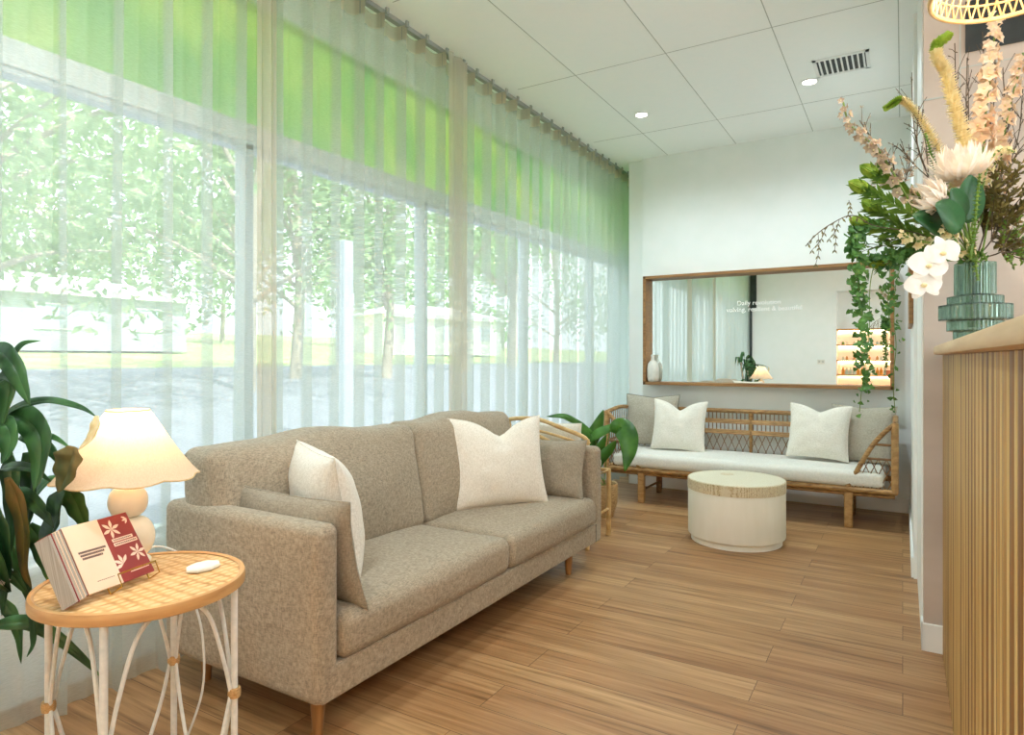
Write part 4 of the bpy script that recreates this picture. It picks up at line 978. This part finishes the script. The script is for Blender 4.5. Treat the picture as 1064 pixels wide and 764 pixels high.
# willow twig at far left
def willow():
    t = thing('willow_twig', tuple(VB), 'thin drooping twig with tiny leaves at the far left tip of the arrangement', 'twig'); g1, g2 = MB(), MB()
    main = spline([VB, MO]+[F(x, y, -.05) for x, y in ((960, 245), (910, 235), (886, 224), (865, 232), (848, 244), (837, 256))], 8); g1.tube(main, .0018, 5)
    for st0, en in (((865, 232), (867, 262)), ((872, 229), (860, 250)), ((850, 243), (847, 277)), ((880, 226), (882, 208)), ((858, 238), (842, 262))):
        a, b = F(*st0, -.05), F(*en, -.05); pp = spline([a, a.lerp(b, .5)+FRt*.008, b], 6); g1.tube(pp, .001, 4)
        for p in pp[2::3]:
            for s_ in (1, -1): g2.leaf(p, (FRt*s_*.6+V((0, 0, -1))), FD, .016, .005, 0, .2, 2)
    for p in main[30::3]: g2.leaf(p, (FRt*rnd.uniform(-1, 1)+V((0, 0, -.8))), FD, .02, .007, 0, .2, 2)
    g1.build('twigs', M['twig'], t); g2.build('foliage', M['olive'], t)
willow()
# trailing ivy
def ivy(pl, dens, label, dd, sz=.022, side=9):
    t = thing('trailing_ivy', tuple(VB), label, 'vine'); pts = [VB, MO]+[F(x, y, dd) for x, y in pl]; s_ = spline(pts, 8); MB().tube(s_, .0014, 5).build('stem', M['stemgreen'], t); g1 = MB()
    core = spline([F(x, y, dd) for x, y in pl], 12); n_ = len(core)
    cnt = sum(int(c_) for c_ in [0])
    for i in range(n_):
        q = i/(n_-1); m_c = dens(q)
        for _ in range(int(m_c)+(1 if rnd.random() < m_c % 1 else 0)):
            p = core[i]+FRt*rnd.gauss(0, side*.00339*.5)+V((0, 0, rnd.uniform(-.01, .01)))-FD*rnd.uniform(-.02, .02)
            c_ = p; nv = (-FD+V((rnd.uniform(-.6, .6), rnd.uniform(-.6, .6), rnd.uniform(-.1, .9)))).normalized(); u = nv.orthogonal().normalized(); w_ = nv.cross(u); a0 = rnd.uniform(0, 6.28); s2 = sz*rnd.uniform(.55, 1.15)
            lob = [(0, .0), (1.0, .2), (.95, .9), (1.25, 1.57), (.95, 2.24), (1.0, 2.95)]
            vs = [c_]+[c_+(u*cos(a0+a)+w_*sin(a0+a))*s2*r_*.62+nv*(.12*s2*(k % 2)) for k, (r_, a) in enumerate(lob) if r_ > 0]
            g1.add(vs, [(0, i_, i_+1) for i_ in range(1, len(vs)-1)])
    g1.build('foliage', M['ivy'], t, smooth=False)['kind'] = 'stuff'
ivy([(960, 268), (915, 235), (893, 238), (890, 262), (892, 300), (897, 340), (896, 372), (902, 405)], lambda q: 6.5*(1-q)+2.4 if q > .18 else 2, 'dense ivy strand hanging in front of the mirror, longest of the trailing vines', -.02, sz=.026, side=9)
ivy([(965, 268), (920, 262), (905, 290), (903, 350), (896, 400), (893, 428)], lambda q: .55, 'sparse thin ivy strand hanging beside the dense one', .03, sz=.018, side=8)
ivy([(970, 270), (940, 262), (926, 272), (924, 300), (922, 320), (926, 340)], lambda q: 4*(1-q)+.6, 'short ivy strand over the right edge of the mirror frame', -.01, sz=.024, side=10)
ivy([(970, 270), (945, 268), (932, 290), (929, 330), (931, 360), (928, 395), (930, 428)], lambda q: .6, 'sparse ivy strand hanging beside the right edge of the mirror frame', .02, sz=.018, side=5)
ivy([(985, 270), (960, 262), (935, 262), (910, 268), (898, 272)], lambda q: 2.4, 'ivy strand running left along the bottom of the foliage', .0, sz=.022, side=14)
# orchids
def orchid():
    t = thing('orchid_spray', tuple(VB), 'white moth orchid spray with three open blooms drooping left of the vase', 'flower')
    MB().tube(spline([VB, MO, F(996, 262, -.14), F(982, 262, -.17), F(968, 275, -.18), F(958, 296, -.18)], 6), .002, 6).build('stem', M['stemgreen'], t)
    for (x, y, s_, tl) in ((979, 262, .058, .3), (964, 275, .068, -.1), (959, 295, .062, .15)):
        c_ = F(x, y, -.19); nv = (-FD+V((0, 0, .1))-FRt*.3*tl).normalized(); u = V((0, 0, 1)).cross(nv).normalized(); w_ = nv.cross(u); g1 = MB()
        for a, L_, wd in ((0, 1, 1.1), (pi, 1, 1.1), (pi/2, .95, .62), (pi*1.25, .95, .6), (pi*1.75, .95, .6)):
            a += tl; dv = u*cos(a)+w_*sin(a)
            g1.blade([c_, c_+dv*s_*.5+nv*.006, c_+dv*s_*L_], s_*wd, nv, .06, 5, shape=lambda q: max(.03, sin(pi*min(1, q**.7)))**.55)
        b = g1.build('bloom', M['whitefl'], t); MB().ball(c_+nv*.007-w_*.006, .009, 8, 6, (1, 1, .8)).build('lip', M['yellowfl'], b)
orchid()

# ---------------------------------------------------------------- rattan pendant
PR = .20; PC = V((.273, 2.40, 2.292))
pe = thing('rattan_pendant', tuple(PC), 'glowing woven rattan pendant shade hanging above the counter', 'pendant lamp')
g = MB(); rings = [(1, 0), (.97, .045), (.88, .10), (.70, .15), (.45, .185), (.15, .2)]
for i, (r, z) in enumerate(rings): 
    g.tube([PC+V((PR*r*cos(2*pi*k/40), PR*r*sin(2*pi*k/40), z)) for k in range(40)], .0035, 6, closed=True)
g.tube([PC+V((PR*1.01*cos(2*pi*k/48), PR*1.01*sin(2*pi*k/48), 0)) for k in range(48)], .0075, 8, closed=True)
for k in range(44):
    for s2 in (1, -1):
        P_ = []
        for i, (r, z) in enumerate(rings):
            a = 2*pi*(k+s2*i*.42)/44; P_.append(PC+V((PR*r*cos(a), PR*r*sin(a), z)))
        g.tube(P_, .0028, 4)
g.build('woven_shade', M['rattan_lt'], pe)
MB().tube([PC+V((0, 0, .19)), (PC.x, PC.y, ZC)], .004, 6).build('cord', M['cable'], pe)
MB().ball(PC+V((0, 0, .11)), .045, 16, 10).build('bulb', M['bulb'], pe)
ld = bpy.data.lights.new('pendant_glow', 'POINT'); ld.energy = 4; ld.color = (1, .80, .58); ld.shadow_soft_size = .045
lo = bpy.data.objects.new('pendant_glow', ld); COL.objects.link(lo); lo.parent = pe; lo.location = (0, 0, .04)

# ================================================================ BEHIND THE SOFA: rattan chair, lily
ch = thing('rattan_chair', (-1.98, 3.95, 0), 'bamboo chair with open curved back rails behind the far sofa arm', 'chair')
yb = 3.74
A_ = [(-2.27, yb+.02, .745), (-2.25, yb, .79), (-2.05, yb, .80), (-1.88, yb, .755), (-1.72, yb, .705), (-1.685, yb+.01, .66)]
T(A_, .014, 'top_rail', M['rattan_lt'], ch, 10, 6)
T([(-2.24, yb, .70), (-2.08, yb, .70), (-1.93, yb, .65), (-1.80, yb, .60)], .012, 'middle_rail', M['rattan_lt'], ch, 10, 6)
T([(-2.12, yb, .735), (-1.95, yb, .71), (-1.72, yb, .66)], .009, 'thin_rail', M['rattan_lt'], ch, 10, 6)
for x, z in ((-2.26, .76), (-1.69, .69), (-2.07, .795)): T([(x, yb, .0 if x != -2.07 else .45), (x, yb, z)], .014, 'back_post', M['rattan_lt'], ch)
for x in (-2.24, -1.71): T([(x, 4.13, 0), (x, 4.13, .45)], .016, 'front_leg', M['rattan_lt'], ch)
g = MB(); g.tube([(-2.26, yb, .44), (-2.24, 4.13, .44), (-1.71, 4.13, .44), (-1.69, yb, .44)], .014, 8, closed=True)
g.build('seat_frame', M['rattan_lt'], ch)
T([(-1.71, 4.13, .18), (-1.69, yb, .18)], .009, 'stretcher', M['rattan_lt'], ch)
tag(rbox((-2.22, yb+.02, .455), (-1.74, 4.10, .53), 8, (0, 0, .02), r=.03).build('seat_pad', M['ivory']), 'ivory seat pad on the bamboo chair behind the sofa', 'cushion')
pillow('cushion', (-1.98, 3.85, .63), .42, .30, .10, (0, 1, .15), M['ivory'], 'ivory cushion seen through the back rails of the bamboo chair', seed=23)

pl_ = V((-1.97, 4.62, 0))
pt = thing('potted_lily', tuple(pl_), 'leafy green plant in a woven basket between sofa and rattan bench', 'plant')
MB().lathe([(0, 0), (.09, 0), (.12, .10), (.125, .22), (.12, .25), (.112, .245), (.11, .20), (0, .20)], 32, pl_).build('basket', M['basket'], pt)
MB().lathe([(0, .21), (.108, .21)], 24, pl_).build('soil', M['soil'], pt)
def lilyleaf(pl, d0, d1, wpx, nr_=(.4, -.7, .7)):
    n_ = len(pl); pts = [at(x, y, d0+(d1-d0)*i/(n_-1)) for i, (x, y) in enumerate(pl)]
    b = pl_+V((rnd.uniform(-.04, .04), rnd.uniform(-.04, .04), .23)); o = MB().tube(spline([b, b.lerp(pts[0], .6)+V((0, 0, .05)), pts[0]], 5), .004, 6).build('stem', M['stemgreen'], pt)
    MB().blade(pts, wpx*3.9/FPX, nr_, .2, 6, wave=.05, shape=lambda q: max(.02, sin(pi*min(1, .04+q**.85*.96)))**.75).build('leaf', M['leaf_lily'], pt, solid=.0015)
lilyleaf([(618, 452), (600, 440), (585, 433), (568, 433)], 4.95, 4.9, 10)
lilyleaf([(612, 470), (611, 456), (600, 440), (585, 432)], 4.9, 4.9, 10, (.6, -.8, .1))
lilyleaf([(610, 485), (612, 462), (620, 445), (627, 426)], 5.0, 5.0, 20, (.5, -.85, .2))
lilyleaf([(634, 446), (645, 444), (652, 454), (653, 470), (649, 490)], 4.85, 4.65, 27, (.5, -.86, .05))
lilyleaf([(608, 462), (620, 452), (636, 445), (650, 443)], 4.95, 4.85, 14)
lilyleaf([(606, 492), (615, 480), (622, 468), (630, 452)], 4.9, 4.8, 17, (.5, -.85, .2))
lilyleaf([(600, 470), (588, 458), (574, 456), (566, 452)], 4.95, 4.9, 11)
lilyleaf([(605, 480), (596, 468), (584, 462), (572, 462)], 4.85, 4.8, 10)
lilyleaf([(616, 495), (622, 480), (634, 466), (640, 458)], 4.8, 4.7, 13, (.5, -.85, .2))

# ================================================================ CEILING FITTINGS
def downlight(x, y, label, grp=None):
    t = thing('downlight', (x, y, ZC), label, 'ceiling light', grp)
    MB().lathe([(.050, ZC+.0), (.056, ZC-.006), (.046, ZC-.007), (.042, ZC-.003), (.042, ZC+.0)], 32, (x, y, 0)).build('trim_ring', M['trimw'], t)
    MB().lathe([(0, ZC-.004), (.042, ZC-.004)], 32, (x, y, 0)).build('lens', M['downlight'], t)
    l = bpy.data.lights.new('downlight_beam', 'SPOT'); l.energy = 31; l.spot_size = R(160); l.spot_blend = .8; l.color = (.84, .95, 1.0); l.shadow_soft_size = .04
    o = bpy.data.objects.new('downlight_beam', l); COL.objects.link(o); o.parent = t; o.location = (0, 0, -.02)
downlight(-1.72, 4.81, 'small round recessed ceiling light nearer the curtain')
downlight(-.54, 4.82, 'small round recessed ceiling light beside the air vent')
for (x, y, s_) in ((-.54, 2.1, 'above the floor in front of the sofa'), (-1.5, .3, 'above the dracaena'), (1.6, 1.0, 'over the middle of the reception area'), (.9, .1, 'over the near end of the reception counter'), (-1.6, .9, 'above the side table lamp'), (1.8, 2.5, 'in front of the beige stone pier')): downlight(x, y, 'small round recessed ceiling light '+s_, 'downlights above the picture edge')
vt = thing('ceiling_vent', (-.332, 4.635, ZC), 'rectangular slotted air vent in the ceiling', 'air vent')
x0, x1, y0, y1 = -.47, -.195, 4.515, 4.755
g = MB()
for (a, b) in (((x0-.02, y0-.02), (x1+.02, y0)), ((x0-.02, y1), (x1+.02, y1+.02)), ((x0-.02, y0-.02), (x0, y1+.02)), ((x1, y0-.02), (x1+.02, y1+.02))): g.b2((a[0], a[1], ZC-.008), (b[0], b[1], ZC))
g.build('frame', M['trimw'], vt, smooth=False)
MB().b2((x0, y0, ZC-.0015), (x1, y1, ZC-.0005)).build('backing', M['ventdark'], vt, smooth=False)
for k in range(9):
    x = x0+.018+k*(x1-x0-.03)/8; MB().b2((x-.005, y0, ZC-.010), (x+.005, y1, ZC-.002)).build('slat', M['trimw'], vt, smooth=False)

# ================================================================ LIT SHELVES ON THE REAR WALL (seen in the mirror)
shelf_z = [.36, .63, .90, 1.165, 1.44, 1.72]
for i, z in enumerate(shelf_z):
    s_ = thing('wall_shelf', ((NX0+NX1)/2, YR-.27, z), 'oak shelf in the lit rear niche, %s' % ['lowest of six', 'second from the bottom', 'third from the bottom', 'fourth from the bottom', 'fifth from the bottom', 'topmost of six'][i], 'shelf')
    MB().b2((NX0, YR-.40, z-.022), (NX1, YR-.01, z)).build('board', M['shelfwood'], s_, smooth=False)
    MB().b2((NX0+.02, YR-.385, z-.03), (NX1-.02, YR-.365, z-.023)).build('light_strip', M['led'], s_, smooth=False)
def bottle(x, z, h_, r, mat, y=YR-.16):
    o = MB().lathe([(0, 0), (r, 0), (r, h_*.62), (r*.45, h_*.74), (r*.42, h_*.95), (0, h_)], 12).build('bottle', M[mat]); o.location = (x, y, z+.0005); return o
proto = {}
def put(kind, mat, x, z, h_, r, grp, lab_):
    k = (kind, mat)
    if k not in proto: o = bottle(x, z, h_, r, mat); proto[k] = o
    else: o = proto[k].copy(); COL.objects.link(o); o.location = (x, YR-.16, z+.0005)
    tag(o, lab_, 'bottle', grp)
ORD = ['leftmost', 'second from the left', 'third from the left', 'fourth from the left', 'fifth from the left', 'sixth from the left', 'seventh from the left', 'eighth from the left', 'ninth from the left', 'tenth from the left', 'eleventh from the left', 'twelfth from the left']
DESC = {'amber': 'amber bottle', 'teal': 'pale glass bottle', 'shelfwood': 'small tan jar', 'stemgreen': 'small green jar'}
for z, mats, grp, hh, rr_, wh in ((1.165, ['teal', 'shelfwood'], 'small jars on the third lit shelf from the top', .07, .02, 'third lit shelf from the top'), (.90, ['amber', 'teal', 'teal', 'teal', 'amber'], 'bottles on the lit shelf at mirror-bottom height', .13, .026, 'lowest lit shelf in the mirror'), (1.44, ['stemgreen', 'teal'], 'little green jars on the second lit shelf from the top', .06, .022, 'second lit shelf from the top')):
    c_ = 0
    for i in range(12):
        if z != .9 and i % 3 == 2: continue
        x = NX0+.10+i*.060; m_ = mats[i % len(mats)]
        put('b%.2f' % z, m_, x, z, hh, rr_, grp, '%s, %s on the %s' % (DESC[m_], ORD[c_], wh)); c_ += 1
for x in (-.07, .05): tag(MB().b2((-.045, -.05, 0), (.045, .05, .08)).build('gift_box', M['copper'], smooth=False, bevel=.004), 'terracotta box on the lit shelf, %s' % ('nearer the bottles' if x < 0 else 'at the mirror edge'), 'box').location = (x, YR-.16, .901)
po = thing('power_outlet', (-1.14, YR, 1.13), 'white double power outlet on the rear wall reflected in the mirror', 'outlet')
MB().b2((-1.20, YR, 1.09), (-1.08, YR+.008, 1.17)).build('plate', M['whiteceramic'], po, smooth=False, bevel=.002)
for x in (-1.175, -1.115): MB().b2((x-.008, YR+.008, 1.115), (x+.018, YR+.010, 1.145)).build('socket', M['joint'], po, smooth=False)

# ================================================================ OUTSIDE
def hgt(x): D = -x-2.8; return -.05 if D < 6 else -.05+(D-6)*.058
g = MB(); n_ = 30; vs = []
xs = [-2.75, -5, -9, -13, -18, -24]
for x in xs: vs += [(x, -40, hgt(x)), (x, 70, hgt(x))]
g.add(vs, [(2*i, 2*i+1, 2*i+3, 2*i+2) for i in range(len(xs)-1)])
tag(g.build('road', M['road'], smooth=False), None, None, kind='structure')
g = MB(); vs = []; xs = [-24, -30, -40, -60, -110]
for x in xs: vs += [(x, -70, hgt(x)), (x, 120, hgt(x))]
g.add(vs, [(2*i, 2*i+1, 2*i+3, 2*i+2) for i in range(len(xs)-1)])
tag(g.build('lawn', M['grass'], smooth=False), 'sunlit grass bank rising beyond the road', 'grass', kind='stuff')
def house(cx_, cy_, wd, dp, hh, ang, label, gar=False):
    z = hgt(cx_)-.1; t = thing('house', (cx_, cy_, z), label, 'house'); rm = Matrix.Rotation(ang, 3, 'Z')
    def P3(x, y, zz): return V((cx_, cy_, z))+rm@V((x, y, zz))
    def bx(a, b, nm, mt):
        a, b = V(a), V(b); g = MB(); c_ = (a+b)/2; g.box(P3(*c_), b-a, rm); return g.build(nm, mt, t, smooth=False)
    bx((-dp/2, -wd/2, 0), (dp/2, wd/2, hh), 'wall', M['housewall'] if not gar else M['houseroof'])
    g = MB(); vs = [P3(x, y, zz) for x, y, zz in ((dp/2+.5, -wd/2-.6, hh), (dp/2+.5, wd/2+.6, hh), (-dp/2-.5, wd/2+.6, hh), (-dp/2-.5, -wd/2-.6, hh), (0, -wd/4, hh+1.1), (0, wd/4, hh+1.1))]
    g.add(vs, [(0, 1, 5, 4), (2, 3, 4, 5), (1, 2, 5), (3, 0, 4), (3, 2, 1, 0)]).build('roof', M['houseroof'], t, smooth=False)
    bx((dp/2+.4, -wd/2-.6, hh-.25), (dp/2+.55, wd/2+.6, hh+.05), 'fascia', M['houseroof'])
    for k in range(3):
        y = -wd/2+wd*(k+.5)/3; w_ = bx((dp/2+.01, y-.8, hh*.35), (dp/2+.08, y+.8, hh*.78), 'window', M['houseroof']); 
        bx((dp/2+.08, y-.7, hh*.38), (dp/2+.1, y+.7, hh*.75), 'pane', M['greyglass'])
house(-38, 15.5, 13, 7, 2.9, -.05, 'pale grey single-storey house with white roof beyond the road, left of the curtain seam')
house(-36, 45, 12, 7, 3.2, -.25, 'bright white house beyond the road seen between tree trunks', True)
def tree(x, y, h_, rc, seed, label, mat='foliage', trunk=.22, low=.28, nl=5200, ls=.30):
    r_ = random.Random(seed); z = hgt(x)-.1; t = thing('tree', (x, y, z), label, 'tree'); base = V((x, y, z))
    g = MB(); top = base+V((r_.uniform(-.5, .5), r_.uniform(-.5, .5), h_*.8)); g.tube(spline([base, base+V((.1, .1, h_*.35)), top], 6), [trunk*(1-.055*i) for i in range(13)], 10)
    cl = []
    for k in range(13):
        a = r_.uniform(0, 6.28); q = r_.uniform(low, .95); rad = rc*(1-.5*abs(q-.5))*r_.uniform(.45, .95)
        c_ = base+V((cos(a)*rad, sin(a)*rad, h_*q)); s0 = base+V((0, 0, h_*q*.62)); g.tube(spline([s0, s0.lerp(c_, .5)+V((0, 0, .3)), c_], 4), [trunk*.35*(1-.1*i) for i in range(9)], 6); cl.append((c_, rc*r_.uniform(.32, .52)))
    g.build('trunk', M['bark'], t)
    f_ = MB()
    for i in range(nl):
        c_, rr_ = cl[r_.randrange(len(cl))]; v_ = V((r_.gauss(0, 1), r_.gauss(0, 1), r_.gauss(0, .75))).normalized()*rr_*r_.uniform(.5, 1.05)**.7
        p = c_+v_; nv = (V((r_.uniform(-1, 1), r_.uniform(-1, 1), r_.uniform(0, 1.4)))).normalized(); u = nv.orthogonal().normalized(); w_ = nv.cross(u); a = r_.uniform(0, 6.28); d1 = u*cos(a)+w_*sin(a); d2 = nv.cross(d1); s_ = ls*r_.uniform(.6, 1.3)
        f_.add([p-d1*s_*.5, p-d2*s_*.22+nv*.03, p+d1*s_*.5, p+d2*s_*.22+nv*.03], [(0, 1, 2, 3)])
    f_.build('foliage', M[mat], t, smooth=False)
tree(-13.5, 4.2, 11.5, 4.8, 1, 'big leafy tree nearest the window at the far left')
tree(-15, 11.3, 11.5, 4.8, 2, 'big leafy tree above the white-roofed house')
tree(-18, 15.5, 11, 3.8, 3, 'leafy tree behind the wide curtain seam')
tree(-17, 19, 10, 3.5, 4, 'leafy tree right of the wide curtain seam', low=.42)
tree(-19, 27, 12, 4.2, 5, 'tall tree with clear trunk before the white house', trunk=.35, low=.45)
tree(-21, 35, 12, 4.5, 6, 'tall tree with clear trunk at the right of the white house', trunk=.35, low=.45)
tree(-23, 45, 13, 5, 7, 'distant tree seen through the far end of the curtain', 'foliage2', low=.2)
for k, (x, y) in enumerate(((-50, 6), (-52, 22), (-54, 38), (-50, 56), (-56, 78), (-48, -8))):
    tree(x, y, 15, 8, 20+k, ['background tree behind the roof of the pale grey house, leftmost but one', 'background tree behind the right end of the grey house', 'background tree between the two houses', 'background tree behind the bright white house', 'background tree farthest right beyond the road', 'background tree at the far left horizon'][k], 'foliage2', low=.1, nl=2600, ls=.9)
po = at(358, 400, 9.5); 
tag(MB().b2((po.x-.09, po.y-.09, -.1), (po.x+.09, po.y+.09, 2.9)).build('white_post', M['housewall'], smooth=False, bevel=.01), 'slim white post standing outside the window', 'post')
